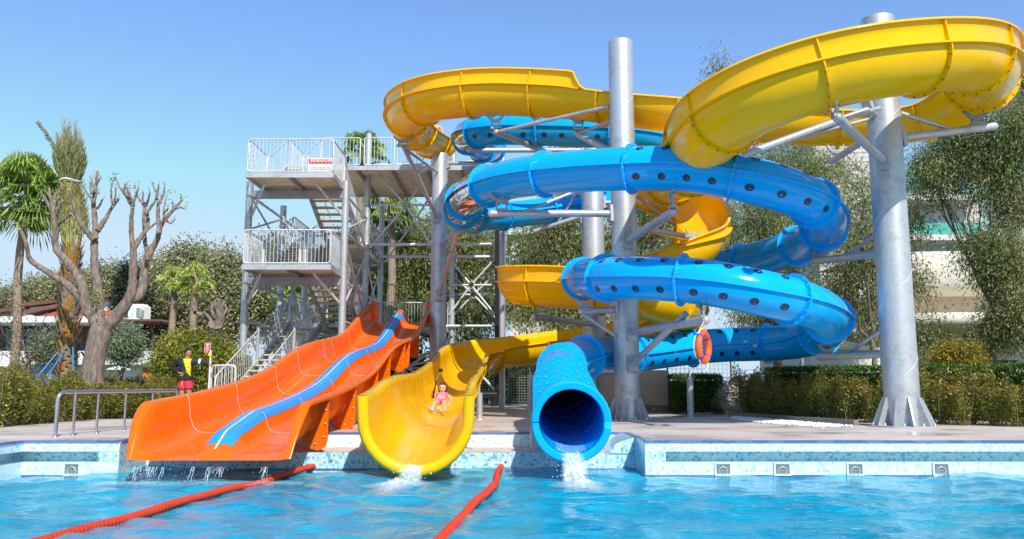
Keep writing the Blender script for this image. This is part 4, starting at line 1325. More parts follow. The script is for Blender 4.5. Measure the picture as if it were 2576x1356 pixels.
for i in range(7):
    row = []
    for k in range(41):
        f = i/6; row.append((OX-1.3+2.7*k/40, 11.35-.55*f+rr.uniform(-.04,.04), WZ+.018+.03*math.sin(math.pi*f)+rr.uniform(0,.012))); vals.append(max(0, math.sin(math.pi*f))*.75)
    rows.append(row)
mb.sheet(rows, 0); o = mb.build('foam', M['foam']); fade_attr(o, vals); tag(o, 'band of white foam on the water in front of the orange slide mouth', 'foam')
# ------------------------------------------------------------------ foliage
def leafmesh(name, P, D, L, W, col, m, parent=None, origin=None, fold=.0):
    n = len(P); rg = rng
    D = D / np.maximum(np.linalg.norm(D, axis=1), 1e-6)[:,None]
    S = np.cross(D, rg.normal(size=(n,3))); S /= np.maximum(np.linalg.norm(S, axis=1), 1e-6)[:,None]
    L = np.broadcast_to(L, n)[:,None]; W = np.broadcast_to(W, n)[:,None]
    mid = P + D*L*.45
    tip = P + D*L
    tip[:,2] -= (L[:,0]*fold)
    V = np.stack([P, mid + S*W*.5, tip, mid - S*W*.5], 1).reshape(-1, 3)
    o_ = ORG[parent.name] if parent is not None else Vector(origin if origin is not None else (0,0,0))
    V = V - np.array(tuple(o_))
    me = bpy.data.meshes.new(name)
    me.vertices.add(4*n); me.vertices.foreach_set('co', V.ravel())
    me.loops.add(4*n); me.loops.foreach_set('vertex_index', np.arange(4*n, dtype=np.int32))
    me.polygons.add(n); me.polygons.foreach_set('loop_start', np.arange(0, 4*n, 4, dtype=np.int32))
    me.materials.append(m); me.update(calc_edges=True)
    ca = me.color_attributes.new('col', 'FLOAT_COLOR', 'POINT')
    cc = np.concatenate([np.repeat(np.clip(col, 0, 1), 4, axis=0), np.ones((4*n,1))], 1)
    ca.data.foreach_set('color', cc.ravel())
    ob = bpy.data.objects.new(name, me); C.objects.link(ob)
    if parent is not None: ob.parent = parent
    else: ob.location = o_
    ORG[ob.name] = Vector(o_)
    return ob
def clusters(blobs, n):
    b = np.array(blobs, dtype=float)
    wv = b[:,3]*b[:,4]*b[:,5]; wv = wv**.8; wv /= wv.sum()
    k = rng.choice(len(b), n, p=wv)
    d = rng.normal(size=(n,3)); d /= np.linalg.norm(d, axis=1)[:,None]
    r = rng.uniform(0, 1, n)**.42
    return b[k,:3] + d*b[k,3:6]*r[:,None], d
def foliage(name, blobs, ncl, nl, spread, L, W, cols, m, parent, droop=.5, tone_var=.35, out=.5):
    c, d = clusters(blobs, ncl)
    i = np.repeat(np.arange(ncl), nl); n = len(i)
    P = c[i] + rng.normal(size=(n,3))*np.array([spread, spread, spread*1.25])
    D = d[i]*out + rng.normal(size=(n,3))*.55 + np.array([0,0,-droop])
    cols = np.array(cols); ck = rng.choice(len(cols), ncl); kk = np.where(rng.random(n) < .7, ck[i], rng.choice(len(cols), n))
    br = (1 + rng.normal(size=ncl)*tone_var)[i]*(1 + rng.normal(size=n)*.22)  # brightness varied at random per cluster and per leaf
    col = cols[kk]*np.clip(br, .35, 2.0)[:,None]
    return leafmesh(name, P, D, L*rng.uniform(.6, 1.25, n), W*rng.uniform(.7, 1.2, n), col, m, parent)
def wob(p, q, n, amp, r=random):
    p = Vector(p); q = Vector(q); out = []
    for i in range(n+1):
        t = i/n; a = amp*math.sin(math.pi*t)
        out.append(p.lerp(q, t) + Vector((r.gauss(0,a), r.gauss(0,a), r.gauss(0,a*.5))))
    return out
EUC = [(.21,.29,.085),(.27,.33,.11),(.33,.34,.14),(.14,.21,.07),(.36,.30,.14)]
def euc_tree(name, label, px, Y, blobs_px, top_w, trunk_px=None, ncl=700, nl=26, cols=EUC, group=None, L=.135, W=.030, spread=.25, droop=.9, tr=.16, ground=0.0, mat_='leaf', bark='bark', nlm=3.6):
    """tree built at depth Y; blobs as (px,py,dY, rx_px, ry_px)"""
    base = U(px, 900, Y); base.z = ground
    t = thing(name, label, 'shrub' if 'shrub' in name else 'tree', tuple(base), group)
    ncl = int(ncl*.85); nl = int(nl*nlm*1.25); W = W*1.1; spread = spread*1.12
    s = FPX/Y
    blobs = []
    for bx_, by_, dy, rx, ry in blobs_px:
        p = U(bx_, by_, Y+dy); blobs.append((p.x, p.y, p.z, rx/s, max(.6, min(rx, 110)/s*.9), ry/s))
    rl = random.Random(int(px*7+Y))
    top = Vector((base.x + rl.uniform(-.3,.3), base.y, max(b[2] for b in blobs)*.55))
    mb = MB(); pts = wob(base, top, 7, .10, rl); mb.tube(pts, list(np.linspace(tr, tr*.62, len(pts))), 9)
    tips = []
    for b in blobs:
        e = Vector(b[:3]); i = rl.randint(3, 6)
        q = wob(pts[i], e, 6, .16, rl); mb.tube(q, list(np.linspace(tr*.5, tr*.12, 7)), 7)
        for k in range(5):
            a = q[rl.randint(2, 6)]
            e2 = e + Vector((rl.gauss(0, b[3]*.55), rl.gauss(0, b[4]*.55), rl.gauss(.1, b[5]*.5)))
            q2 = wob(a, e2, 4, .10, rl); mb.tube(q2, list(np.linspace(tr*.16, .012, 5)), 5)
    mb.build('trunk', M[bark], t)
    foliage('crown', blobs, ncl, nl, spread, L, W, cols, M[mat_], t, droop)
    return t

TREES = 'grey green trees beyond the pool garden'
euc_tree('eucalyptus_tree', 'big loose eucalyptus at the right edge, its crown reaching above the pale hotel', 2492, 25.0,
   [(2500,420,0,80,80),(2420,350,.5,75,60),(2555,330,-.5,60,80),(2370,440,.5,60,50),(2550,520,0,55,60),(2530,660,-.5,70,80),(2570,790,-1,50,70),(2510,830,-.5,40,34),(2330,420,1,36,50),(2590,220,0,45,60),(2450,640,0,30,40)], 1, ncl=720, nl=26, tr=.15)
euc_tree('eucalyptus_tree', 'thin drooping eucalyptus right behind the lower blue bends and the pale hotel', 2190, 26.0,
   [(2170,480,0,55,60),(2200,570,0,45,70),(2160,640,0,65,60),(2230,700,0,40,60),(2130,720,.3,45,45),(2290,700,0,35,60),(2210,800,0,40,40),(2300,560,0,30,60),(2330,850,0,40,40)], 1, ncl=230, nl=26, tr=.10)
euc_tree('eucalyptus_tree', 'tall eucalyptus behind the slides, a tuft rising beside the big yellow bend', 1960, 31.0,
   [(1815,165,0,30,35),(1800,200,0,25,25),(1950,420,0,110,60),(2060,430,0,80,60),(1880,560,0,110,80),(2000,600,0,110,90),(2120,560,0,50,90),(1950,760,0,130,90),(1760,640,0,90,90),(2090,760,0,80,60)], 1, ncl=760, nl=26, tr=.2)
euc_tree('eucalyptus_tree', 'eucalyptus behind the grey poles in the middle, crown top above the upper blue tube', 1450, 36.0,
   [(1440,380,0,70,50),(1520,400,0,60,60),(1440,520,0,90,60),(1380,620,0,100,80),(1520,620,0,90,80),(1620,560,0,90,90),(1340,740,0,90,80),(1460,760,0,110,90),(1640,720,0,100,90)], 1, ncl=760, nl=24, tr=.22, L=.2, W=.04)
euc_tree('eucalyptus_tree', 'broad eucalyptus right behind the open brace frames of the tower', 1090, 40.0,
   [(1010,640,0,80,70),(1110,650,0,90,90),(1190,620,0,80,80),(1030,760,0,90,90),(1150,770,0,100,80),(1240,720,0,70,100),(1080,590,0,60,40)], 1, ncl=700, nl=24, tr=.22, L=.24, W=.05, spread=.32)
FOR = [(.31,.35,.16),(.37,.39,.19),(.45,.41,.22),(.24,.29,.13),(.47,.39,.24)]
fl_ = [
 (480,50,[(480,668,0,60,46),(430,690,0,50,45),(530,690,0,55,50),(470,740,0,90,60)], 'brownish round tree rising highest in the wood left of the tower'),
 (575,47,[(570,690,0,50,45),(600,740,0,60,70),(560,780,0,60,50)], 'olive green tree just left of the stair tower foot'),
 (395,54,[(400,700,0,45,36),(370,730,0,45,40),(410,760,0,60,50)], 'mid green tree left of the pair of fan palms'),
 (280,56,[(285,715,0,45,34),(255,740,0,50,40),(310,750,0,50,50)], 'grey green tree seen between the bare limbs of the pollarded tree'),
 (190,60,[(200,735,0,50,36),(150,745,0,50,32)], 'low grey green tree above the restaurant roof left of the pollard'),
 (90,60,[(95,750,0,55,26),(40,765,0,50,24)], 'low green tree at far left above the restaurant roof'),
 (690,46,[(690,680,0,60,70),(650,760,0,60,70),(740,740,0,70,70)], 'bushy tree behind the stair tower, seen under its landings'),
 (850,44,[(850,720,0,80,70),(800,780,0,70,60),(900,650,0,60,60)], 'bushy tree behind the right tower columns under the middle landing'),
 (975,42,[(980,800,0,80,60),(930,740,0,60,70)], 'dense dark tree behind the top of the orange slide'),
]
for px, Y, bl, lab in fl_:
    euc_tree('broadleaf_tree', lab, px, Y, bl, 1, ncl=330, nl=26, cols=FOR, group=TREES, L=.22, W=.085, spread=.36, droop=.3, tr=.2)
euc_tree('conifer_tree', 'small dark spiky conifer between the bare limbs of the pollarded tree', 326, 48, [(326,690,0,9,14),(326,710,0,18,16),(328,735,0,26,20),(328,765,0,32,25)], 1, ncl=160, nl=22, cols=[(.03,.06,.035),(.04,.07,.04)], L=.3, W=.06, spread=.22, droop=.1)
euc_tree('olive_tree', 'small silvery olive tree right behind the pollarded trunk', 305, 27, [(300,860,0,40,34),(330,872,0,24,26),(285,840,0,26,26),(305,885,0,30,18)], 1, ncl=200, nl=26, cols=[(.27,.34,.20),(.21,.29,.15),(.34,.40,.27)], L=.10, W=.028, spread=.14, droop=0, tr=.05)
euc_tree('olive_tree', 'small silvery olive tree left of the strapped date palm', 125, 27.5, [(125,872,0,26,24),(145,882,0,22,20),(108,888,0,18,16)], 1, ncl=130, nl=26, cols=[(.27,.34,.20),(.21,.29,.15),(.34,.40,.27)], L=.10, W=.028, spread=.14, droop=0, tr=.05)
euc_tree('mimosa_shrub', 'shrub with yellow blossom behind the hedge right of the thick pole', 2410, 22.5, [(2400,885,0,28,22),(2440,880,0,26,16),(2380,910,0,24,20),(2440,905,0,30,20)], 1, ncl=90, nl=24, cols=[(.55,.40,.02),(.40,.32,.03),(.14,.16,.04)], L=.07, W=.03, spread=.10, droop=.6, tr=.04)
euc_tree('garden_shrub', 'big dense yellow green bush behind the lifeguard', 500, 26.5, [(430,905,0,32,50),(480,890,0,55,44),(540,905,0,50,52),(570,935,0,50,46),(445,872,0,26,24),(510,935,0,60,40)], 1, ncl=360, nl=28, cols=[(.24,.30,.045),(.33,.34,.05),(.16,.22,.035),(.42,.34,.06)], L=.13, W=.035, spread=.16, droop=.5, tr=.06)
euc_tree('bare_shrub', 'sparse twiggy shrub in front of the palm trunk at the far left', 60, 23, [(30,760,0,40,70),(70,820,0,50,60),(20,860,0,40,60),(90,880,0,35,50),(40,940,0,50,40)], 1, ncl=120, nl=4, nlm=2, cols=[(.14,.12,.05),(.20,.15,.06),(.10,.09,.04)], L=.07, W=.03, spread=.13, droop=.2, tr=.05)
euc_tree('garden_shrub', 'green bush on the bank behind the mesh fence under the tower', 1000, 37, [(980,920,0,70,60),(1060,930,0,60,50),(1180,930,0,90,70),(1290,950,0,80,70),(1380,930,0,70,70)], 1, ncl=330, nl=22, cols=[(.09,.13,.03),(.13,.15,.03),(.06,.09,.025)], L=.2, W=.07, spread=.25, droop=.2, tr=.06)

# fan palms
def fan_palm(label, px, py, Y, rad_px, base_w, nf=26, group=None, cols=((.11,.17,.03),(.17,.22,.05),(.08,.12,.02)), top_bias=.15, seed=1):
    rl = random.Random(seed); s = FPX/Y; c = U(px, py, Y); rad = rad_px/s
    base = Vector((c.x, Y, 0))
    t = thing('fan_palm', label, 'palm tree', tuple(base), group)
    mb = MB(); pts = wob(base, c, 8, .05, rl); mb.tube(pts, list(np.linspace(base_w*1.15, base_w*.85, 9)), 12); mb.build('trunk', M['bark_palm'], t)
    P=[];D=[];Ls=[];Ws=[];Cs=[]
    stem = MB()
    for k in range(nf):
        az = rl.uniform(0, 2*math.pi); el = rl.uniform(-1.0, 1.35)+top_bias
        d = Vector((math.cos(az)*math.cos(el), math.sin(az)*math.cos(el), math.sin(el)))
        pl = rad*rl.uniform(.45, .6); e = c + d*pl + Vector((0,0,-.1*pl))
        stem.tube([c, c + d*pl*.5 + Vector((0,0,.05)), e], [.022,.018,.012], 5)
        side = d.cross(Vector((0,0,1))); side = side.normalized() if side.length > .05 else Vector((1,0,0))
        nrm = side.cross(d).normalized()
        col = Vector(cols[rl.randrange(len(cols))])*rl.uniform(1.5, 2.7)
        if el < -.75: col = Vector((.22,.17,.07))
        R_ = rad*rl.uniform(.48, .6)
        for j in range(30):
            a = (j/29-.5)*R(250)
            dd = d*math.cos(a) + side*math.sin(a) + nrm*rl.uniform(-.06,.14)
            dd.z -= .10
            m1 = e + dd*R_*.55
            P.append(e); D.append(dd); Ls.append(R_*.62); Ws.append(R_*.13); Cs.append(col*rl.uniform(.85,1.15))
            d2 = (dd*.5 + Vector((0,0,-.75))).normalized()
            P.append(m1); D.append(d2); Ls.append(R_*rl.uniform(.35,.6)); Ws.append(R_*.05); Cs.append(col*rl.uniform(.9,1.3))
    stem.build('leaf_stalks', M['bark_palm'], t)
    leafmesh('fronds', np.array([tuple(p) for p in P]), np.array([tuple(p) for p in D]), np.array(Ls), np.array(Ws), np.array([tuple(p) for p in Cs]), M['leaf_gloss'], t)
    return t
fan_palm('leafy fan palm at the far left edge of the photo', 66, 500, 27.0, 150, .13, 46, seed=3)
fan_palm('left of the two fan palms standing in front of the wood left of the tower', 440, 705, 40, 52, .17, 24, cols=((.20,.24,.05),(.27,.29,.08),(.13,.18,.03)), seed=5)
fan_palm('right of the two fan palms standing in front of the wood left of the tower', 492, 702, 39, 55, .17, 26, cols=((.20,.24,.05),(.27,.29,.08),(.13,.18,.03)), seed=6)
fan_palm('low fan palm beside the white roof vent', 395, 788, 53, 38, .15, 18, cols=((.20,.26,.05),(.27,.31,.08)), seed=8)
fan_palm('fan palm whose head shows above the start deck of the tower', 912, 385, 40, 75, .22, 30, seed=11)
fan_palm('fan palm with hanging fronds under the start deck, right of the tower columns', 985, 520, 38, 88, .2, 34, seed=12)
fan_palm('fan palm behind the stairs, its fronds hanging below the middle landing', 735, 745, 39, 62, .2, 26, seed=13)

# date palm with its crown strapped up
def strapped_palm():
    Y = 22.5; s = FPX/Y; rl = random.Random(4)
    base = U(166, 990, Y); base.z = 0
    top = U(180, 632, Y); t = thing('date_palm', 'transplanted date palm with orange leaf bases and its fronds strapped upright', 'palm tree', tuple(base))
    mb = MB(); pts = [base.lerp(top, k/10) for k in range(11)]
    mb.tube(pts, [.19,.19,.185,.185,.19,.2,.22,.22,.2,.18,.14], 14); mb.build('trunk', M['bark_palm'], t)
    stubs = MB(); H = (top-base).length
    for k in range(300):
        f = k/300; a = k*2.39996; c = base.lerp(top, .10 + .90*f)
        rr = .18 + .07*math.sin(math.pi*min(1, f*1.2)); o = Vector((math.cos(a), math.sin(a), 0))
        ln = rl.uniform(.14, .22) + .16*f*(1 if f > .3 else .5)
        p = c + o*rr; q = p + o*(ln*.42) + Vector((0,0,ln*1.05))
        w_ = .05; sd = Vector((-o.y, o.x, 0))*w_
        m_ = 0 if rl.random() < .55 and f > .15 else 1
        stubs.add([p - sd, p + sd, q + sd*.35, q - sd*.35, p - sd*.7 - o*.0 + Vector((0,0,.12)), p + sd*.7 + Vector((0,0,.12))], [(0,1,2,3),(4,3,2,5)], m_)
    stubs.build('leaf_bases', [mat('orange_leaf_base', (.46,.22,.025), .6, 0, .35, 12), M['bark_palm']], t)
    # petioles
    mb = MB(); 
    for k in range(46):
        a = k*2.39996; o = Vector((math.cos(a), math.sin(a), 0)); r0 = .13+.07*rl.random()
        p = top + o*r0 + Vector((0,0,-.25)); q = U(182, 548, Y) + o*(.26+.05*rl.random()); e = U(178, 455, Y) + o*.18
        mb.tube([p, q, e], [.016,.012,.009], 5)
    mb.build('leaf_stalks', mat('green_stalk', (.38,.38,.11), .5), t)
    P=[];D=[];Ls=[];Cs=[]
    knot = U(177, 456, Y)
    for k in range(64):
        a = k*2.39996; o = Vector((math.cos(a), math.sin(a), 0)); rr = rl.random()**.5
        tip = U(170 + rl.uniform(-19, 19), 298 + 60*rr + rl.uniform(-6, 34), Y) + o*(.04+.10*rr)
        for j in range(60):
            f = j/59
            if f < .35: c = (U(181,570,Y) + o*(.12+.30*rr**.5)).lerp(knot + o*(.10+.14*rr), f/.35)
            else: c = (knot + o*(.10+.14*rr)).lerp(tip, (f-.35)/.65) + o*(.17*math.sin(math.pi*(f-.35)/.65)*rr)
            sgn = 1 if j % 2 else -1
            d = Vector((o.y*sgn*.3, -o.x*sgn*.3, 0)) + o*.22 + Vector((rl.gauss(0,.12), rl.gauss(0,.12), 1.15 if f > .33 else (-.9 if rl.random() < .6 else .8)))
            P.append(c); D.append(d); Ls.append(rl.uniform(.18,.34)*(1-.45*max(0,f-.6)))
            cc = Vector((.32,.34,.14)).lerp(Vector((.62,.52,.32)), max(0, f-.72)*2.6)*rl.uniform(.6,1.3)
            if f < .33: cc = Vector((.40,.39,.17))*rl.uniform(.55,1.25)
            Cs.append(cc)
    # one frond escaped to the left
    a0 = U(160, 420, Y); a1 = U(96, 310, Y)
    for j in range(260):
        f = j/259; c = a0.lerp(a1, f) + Vector((0,0,.10*math.sin(math.pi*f)))
        d = (a1-a0).normalized() + Vector((rl.choice((-1,1))*.5, rl.uniform(-.5,.5), rl.uniform(-.8,.1)))
        P.append(c); D.append(d); Ls.append(rl.uniform(.12,.25)*(1-.5*f)); Cs.append(Vector((.27,.25,.11))*rl.uniform(.7,1.3))
    leafmesh('strapped_fronds', np.array([tuple(p) for p in P]), np.array([tuple(p) for p in D]), np.array(Ls), .024, np.array([tuple(p) for p in Cs]), M['leaf'], t)
    mb = MB(); mb.tube([knot + Vector((.27*math.cos(a), .27*math.sin(a), .02*math.sin(3*a))) for a in np.linspace(0, 2*math.pi, 25)[:-1]], .022, 6, 0, False, True); mb.build('strap', M['rope_white'], t)
    return t
strapped_palm()
# blue raking props round the date palm
for k, (a, b, Y0, Y1_, lab) in enumerate((((157,872),(48,1005),22.4,21.4,'long blue raking prop on the left of the date palm, outermost'),((160,885),(80,1010),22.2,20.6,'second blue raking prop left of the date palm'),((184,870),(184,960),22.2,21.6,'upright looking blue prop in front of the date palm trunk'),((203,868),(330,1040),22.4,23.4,'blue raking prop passing behind the pollarded trunk to the right'),((205,885),(305,1045),22.6,24.4,'lower blue raking prop ending right of the pollarded trunk'))):
    p = U(*a, Y0); q = U(*b, Y1_); d = (q-p).normalized(); q = p + d*((p.z-.02)/max(.05,-d.z)) if k in (3,4,0,1) and d.z < -.3 else q
    t = thing('palm_prop', lab, 'prop', tuple(q), 'blue props round the date palm'); m = p.lerp(q, .45)
    mb = MB(); mb.rod(p, m, .024, 8); mb.build('inner_tube', M['prop_blue'], t)
    mb = MB(); mb.rod(m, q, .032, 8); mb.ball(m, .045, 0, 8, 5); mb.build('outer_tube', M['prop_blue'], t)

# pollarded plane trees
def zA(x, y): return (x*.3334, 271.2 + y*.3334)
def zB(x, y): return (x*.3334, 723.1 + y*.3334)
def pollard():
    Y = 21.0; rl = random.Random(9)
    base = U(226, 1010, Y); base.z = 0
    t = thing('pollarded_tree', 'large bare pollarded tree with cut stubby limbs and a thick grey trunk', 'tree', tuple(base))
    mb = MB(); cuts = MB()
    def limb(pix, r0, r1, dy=0.0, end=True, sub=4):
        pts = [U(x, y, Y + dy*(k/max(1, len(pix)-1))) for k, (x, y) in enumerate(pix)]
        ch = np.concatenate([[0], np.cumsum([ (pts[i+1]-pts[i]).length**.5 for i in range(len(pts)-1)])])
        A = np.array([tuple(p) for p in pts])
        q = np.linspace(0, ch[-1], sub*len(pts))
        D_ = cubic(ch, A, q) if len(pts) > 2 else np.stack([np.interp(q, ch, A[:,k]) for k in range(3)], 1)
        n = len(q); rr = [ (r0 + (r1*.78-r0)*(i/(n-1))**.8)*(1 + rl.uniform(-.10,.10)) for i in range(n)]; r1 = r1*.78
        D_ = D_ + np.array([[rl.gauss(0, .006) for _ in range(3)] for _ in range(n)])
        rr = [q_*.88 for q_ in rr]; mb.tube([Vector(p) for p in D_], rr, 12)
        if end:
            for _ in range(3):
                e_ = Vector(D_[rl.randrange(max(1, n-5), n)]); o_ = Vector((rl.gauss(0,.5), rl.gauss(0,.4), 1)).normalized()*rl.uniform(.08,.22)
                mb.tube([e_, e_ + o_*.6 + Vector((rl.gauss(0,.015),0,0)), e_ + o_], [.007,.005,.002], 5)
        if end: cuts.ball(Vector(D_[-1]), r1*1.03, 0, 8, 5, (1,1,.6))
        for i in range(2, n-1):
            if rl.random() < .30:
                o = Vector((rl.gauss(0,1), rl.gauss(0,1), rl.gauss(0,.6))).normalized(); mb.rod(Vector(D_[i]), Vector(D_[i]) + o*(rr[i]+rl.uniform(.01,.05)), rr[i]*.28, 6, 0, rr[i]*.12)
        return dy
    # trunk
    tp = [zB(690,850), zB(690,790), zB(700,600), zB(735,420), zB(760,330)]
    pts = [U(x, y, Y) for x, y in tp]; pts[0].z = 0
    mb.tube(pts + [U(*zB(765,280), Y)], [.36,.30,.265,.25,.27,.22], 18)
    L_ = limb
    L_([zB(770,330), zB(690,210), zB(640,110), zA(620,1340), zA(520,1180), zA(420,1050), zA(415,950), zA(408,850), zA(400,780)], .19, .085, -.3, False)
    for p in ([zA(400,800), zA(360,720), zA(310,640)], [zA(400,790), zA(385,700), zA(372,610)], [zA(405,800), zA(412,700), zA(418,640)], [zA(410,830), zA(440,770), zA(470,700)], [zA(415,900), zA(470,850), zA(540,800)], [zA(400,780), zA(395,690), zA(440,640)]): L_(p, .065, .04, rl.uniform(-.3,.3), True, 3)
    L_([zB(660,170), zA(520,1345), zA(400,1265), zA(300,1200), zA(230,1150), zA(210,1105), zA(195,1010), zA(150,920)], .13, .055, -.7)
    L_([zB(760,320), zB(745,220), zB(740,80), zA(722,1240), zA(712,1100), zA(710,975)], .19, .125, .15, False)
    L_([zA(705,990), zA(655,935), zA(595,845), zA(560,740), zA(527,620)], .10, .05, -.4)
    L_([zA(712,990), zA(720,880), zA(705,740), zA(722,600), zA(735,475)], .10, .045, .3)
    for p in ([zA(705,720), zA(670,660), zA(622,590)], [zA(716,640), zA(695,560), zA(678,515)], [zA(735,760), zA(760,720), zA(768,690)], [zA(710,700), zA(740,640), zA(752,640)], [zA(725,580), zA(745,550), zA(760,525)], [zA(690,650), zA(682,600), zA(684,560)]): L_(p, .04, .022, rl.uniform(-.2,.2), True, 3)
    L_([zA(735,930), zA(780,860), zA(830,780), zA(895,688)], .085, .05, .5)
    for p in ([zA(850,730), zA(838,650), zA(846,568)], [zA(865,710), zA(872,650), zA(874,600)]): L_(p, .035, .022, .2, True, 3)
    L_([zB(770,330), zB(830,270), zB(930,150), zB(985,60), zA(1000,1330), zA(1005,1200), zA(1005,1060)], .215, .115, -.2, False)
    L_([zA(1005,1075), zA(992,950), zA(990,850), zA(1000,750)], .085, .06, -.3, False)
    for p in ([zA(1000,760), zA(960,680), zA(910,610), zA(878,550)], [zA(985,720), zA(960,640), zA(965,600)], [zA(1005,740), zA(1020,680), zA(1045,605)], [zA(995,700), zA(975,650), zA(945,590)], [zA(930,640), zA(940,600), zA(950,570)]): L_(p, .05, .024, rl.uniform(-.2,.2), True, 3)
    L_([zA(1005,1070), zA(1060,980), zA(1110,895), zA(1105,780)], .09, .06, .3, False)
    L_([zA(1090,940), zA(1140,900), zA(1205,845)], .045, .03, .1)
    for p in ([zA(1105,800), zA(1150,730), zA(1185,680), zA(1170,620), zA(1150,560)], [zA(1180,690), zA(1190,640), zA(1197,580)], [zA(1100,790), zA(1080,720), zA(1078,630)], [zA(1100,740), zA(1120,690), zA(1132,640)], [zA(1085,720), zA(1050,690), zA(1030,650)]): L_(p, .05, .024, rl.uniform(-.2,.2), True, 3)
    L_([zB(990,90), zB(1060,40), zA(1085,1250), zA(1120,1110), zA(1190,980), zA(1218,880), zA(1290,790), zA(1330,740), zA(1380,690)], .17, .035, .7)
    L_([zA(1110,1160), zA(1100,1050), zA(1085,900), zA(1088,740)], .07, .05, 1.0)
    L_([zA(1200,950), zA(1195,850), zA(1197,720), zA(1225,680), zA(1240,590)], .075, .03, .5)
    for p in ([zA(1235,830), zA(1240,740), zA(1255,680)], [zA(1300,780), zA(1350,755), zA(1400,765)], [zA(1300,780), zA(1305,740), zA(1296,715)], [zA(1255,850), zA(1290,870), zA(1322,838)], [zA(1215,720), zA(1215,690), zA(1230,650)], [zA(1235,790), zA(1260,770), zA(1270,755)]): L_(p, .034, .02, rl.uniform(-.2,.2), True, 3)
    b0 = len(mb.v); mb.v += cuts.v; mb.f += [tuple(i+b0 for i in f) for f in cuts.f]; mb.m += [1]*len(cuts.f); mb.sm += cuts.sm
    mb.build('trunk', [M['bark'], M['cut']], t)
    # a few new leaves
    P = []; 
    for z, n in ((zA(850,530), 40), (zA(190,880), 60), (zA(1020,595), 14), (zA(1270,660), 14), (zA(1375,690), 14), (zB(730,60), 60), (zA(490,720), 50), (zB(700,100), 40)):
        for k in range(n): P.append(tuple(U(z[0]+rl.gauss(0,7), z[1]+rl.gauss(0,8), Y+rl.gauss(-.3,.15))))
    P = np.array(P); leafmesh('new_leaves', P, rng.normal(size=P.shape), .06, .04, np.array([(.24,.30,.03)])*rng.uniform(.6,1.2,(len(P),1)), M['leaf'], t)
pollard()
def small_pollard():
    Y = 33; rl = random.Random(2)
    base = U(540, 860, Y); base.z = .0
    t = thing('pollarded_tree', 'small pale pollarded tree with a fist of cut branches beside the dark terrace roof', 'tree', tuple(base))
    mb = MB()
    for p, r0, r1 in (([(540,900),(540,840),(542,815)], .34, .30), ([(542,830),(530,805),(513,795),(490,785)], .16, .08), ([(490,785),(484,770),(487,760)], .07, .04), ([(545,830),(555,800),(552,770)], .22, .15), ([(555,790),(558,770),(567,757)], .1, .06), ([(548,790),(542,770),(540,755)], .1, .06), ([(552,790),(550,765),(553,752)], .1, .06), ([(535,810),(522,795),(512,784)], .08, .05), ([(556,800),(566,790),(572,775)], .09, .05), ([(540,800),(532,780),(535,762)], .08, .05), ([(560,795),(570,780),(566,765)], .07, .04)):
        mb.tube([U(x, y, Y+rl.uniform(-.2,.2)) for x, y in p], list(np.linspace(r0, r1, len(p))), 10)
    mb.build('trunk', M['bark'], t)
small_pollard()

# shrubs in rows: four plants built, then copied
def shrub(k, h, label, tipc, x, y):
    rl = random.Random(k+20); t = thing('photinia_shrub', label, 'shrub', (x, y, 0))
    mb = MB(); P=[];D=[];Cs=[];Ls=[]
    for s_ in range(7):
        a = rl.uniform(0, 6.28); o = Vector((math.cos(a), math.sin(a), 0))*rl.uniform(.08, .3); hh = h*rl.uniform(.68, 1.05)
        pts = [Vector((x,y,0)) + o*.3, Vector((x,y,hh*.5)) + o*.9 + Vector((rl.gauss(0,.03),rl.gauss(0,.03),0)), Vector((x,y,hh)) + o*1.15]
        mb.tube(pts, [.014,.010,.004], 5)
        for j in range(250):
            f = rl.random()**.75
            c = pts[0].lerp(pts[1], f*2) if f < .5 else pts[1].lerp(pts[2], f*2-1)
            w_ = .16*(1-.62*f)+.02
            dd = Vector((rl.gauss(0,1), rl.gauss(0,1), rl.gauss(.35,.6))).normalized()
            P.append(c + dd*w_*rl.uniform(.2,1)); D.append(dd + Vector((0,0,.2))); Ls.append(rl.uniform(.045,.08))
            g = Vector(rl.choice(((.16,.24,.03),(.23,.27,.04),(.31,.30,.05),(.38,.31,.05),(.11,.18,.025))))
            if f > .75 and rl.random() < .38: g = g.lerp(Vector(tipc), rl.uniform(.3,.9))
            elif rl.random() < .05: g = g.lerp(Vector(tipc), .6)
            Cs.append(g*rl.uniform(.6,1.35))
    mb.build('stems', M['bark'], t)
    leafmesh('foliage', np.array([tuple(p) for p in P]), np.array([tuple(p) for p in D]), np.array(Ls), np.array(Ls)*.5, np.array([tuple(p) for p in Cs]), M['leaf_gloss'], t)
    return t
SL = 'young photinia shrubs planted along the left edge of the deck'; SR = 'young photinia shrubs planted in front of the clipped hedge'
lines_L = [(-10.05,16.2),(-10.0,19.0),(-9.9,22.0),(-10.2,25.5)]
lines_R = [(6.15,21.9),(7.25,18.55),(8.85,17.5),(10.9,15.9),(14.5,14.2)]
def along(pts, sp, off=(0,0)):
    out = []; P_ = [Vector((a, b, 0)) for a, b in pts]; carry = 0
    for a, b in zip(P_[:-1], P_[1:]):
        L = (b-a).length; d = (b-a)/L; s_ = carry
        while s_ < L: out.append(a + d*s_ + Vector((off[0], off[1], 0))); s_ += sp
        carry = s_ - L
    return out
protos = [shrub(0, 1.15, 'bushy green and bronze photinia shrub in the left row beside the deck', (.36,.14,.03), -10.0, 16.2), shrub(1, 1.3, 'bushy green and bronze photinia shrub in the left row beside the deck', (.30,.20,.03), -10.1, 16.7),
          shrub(2, 1.35, 'upright photinia shrub with reddish tips in front of the clipped hedge', (.42,.12,.03), 6.15, 21.9), shrub(3, 1.2, 'upright photinia shrub with reddish tips in front of the clipped hedge', (.34,.17,.03), 6.3, 21.5)]
for p in protos[:2]: p['group'] = SL
for p in protos[2:]: p['group'] = SR
rl = random.Random(77)
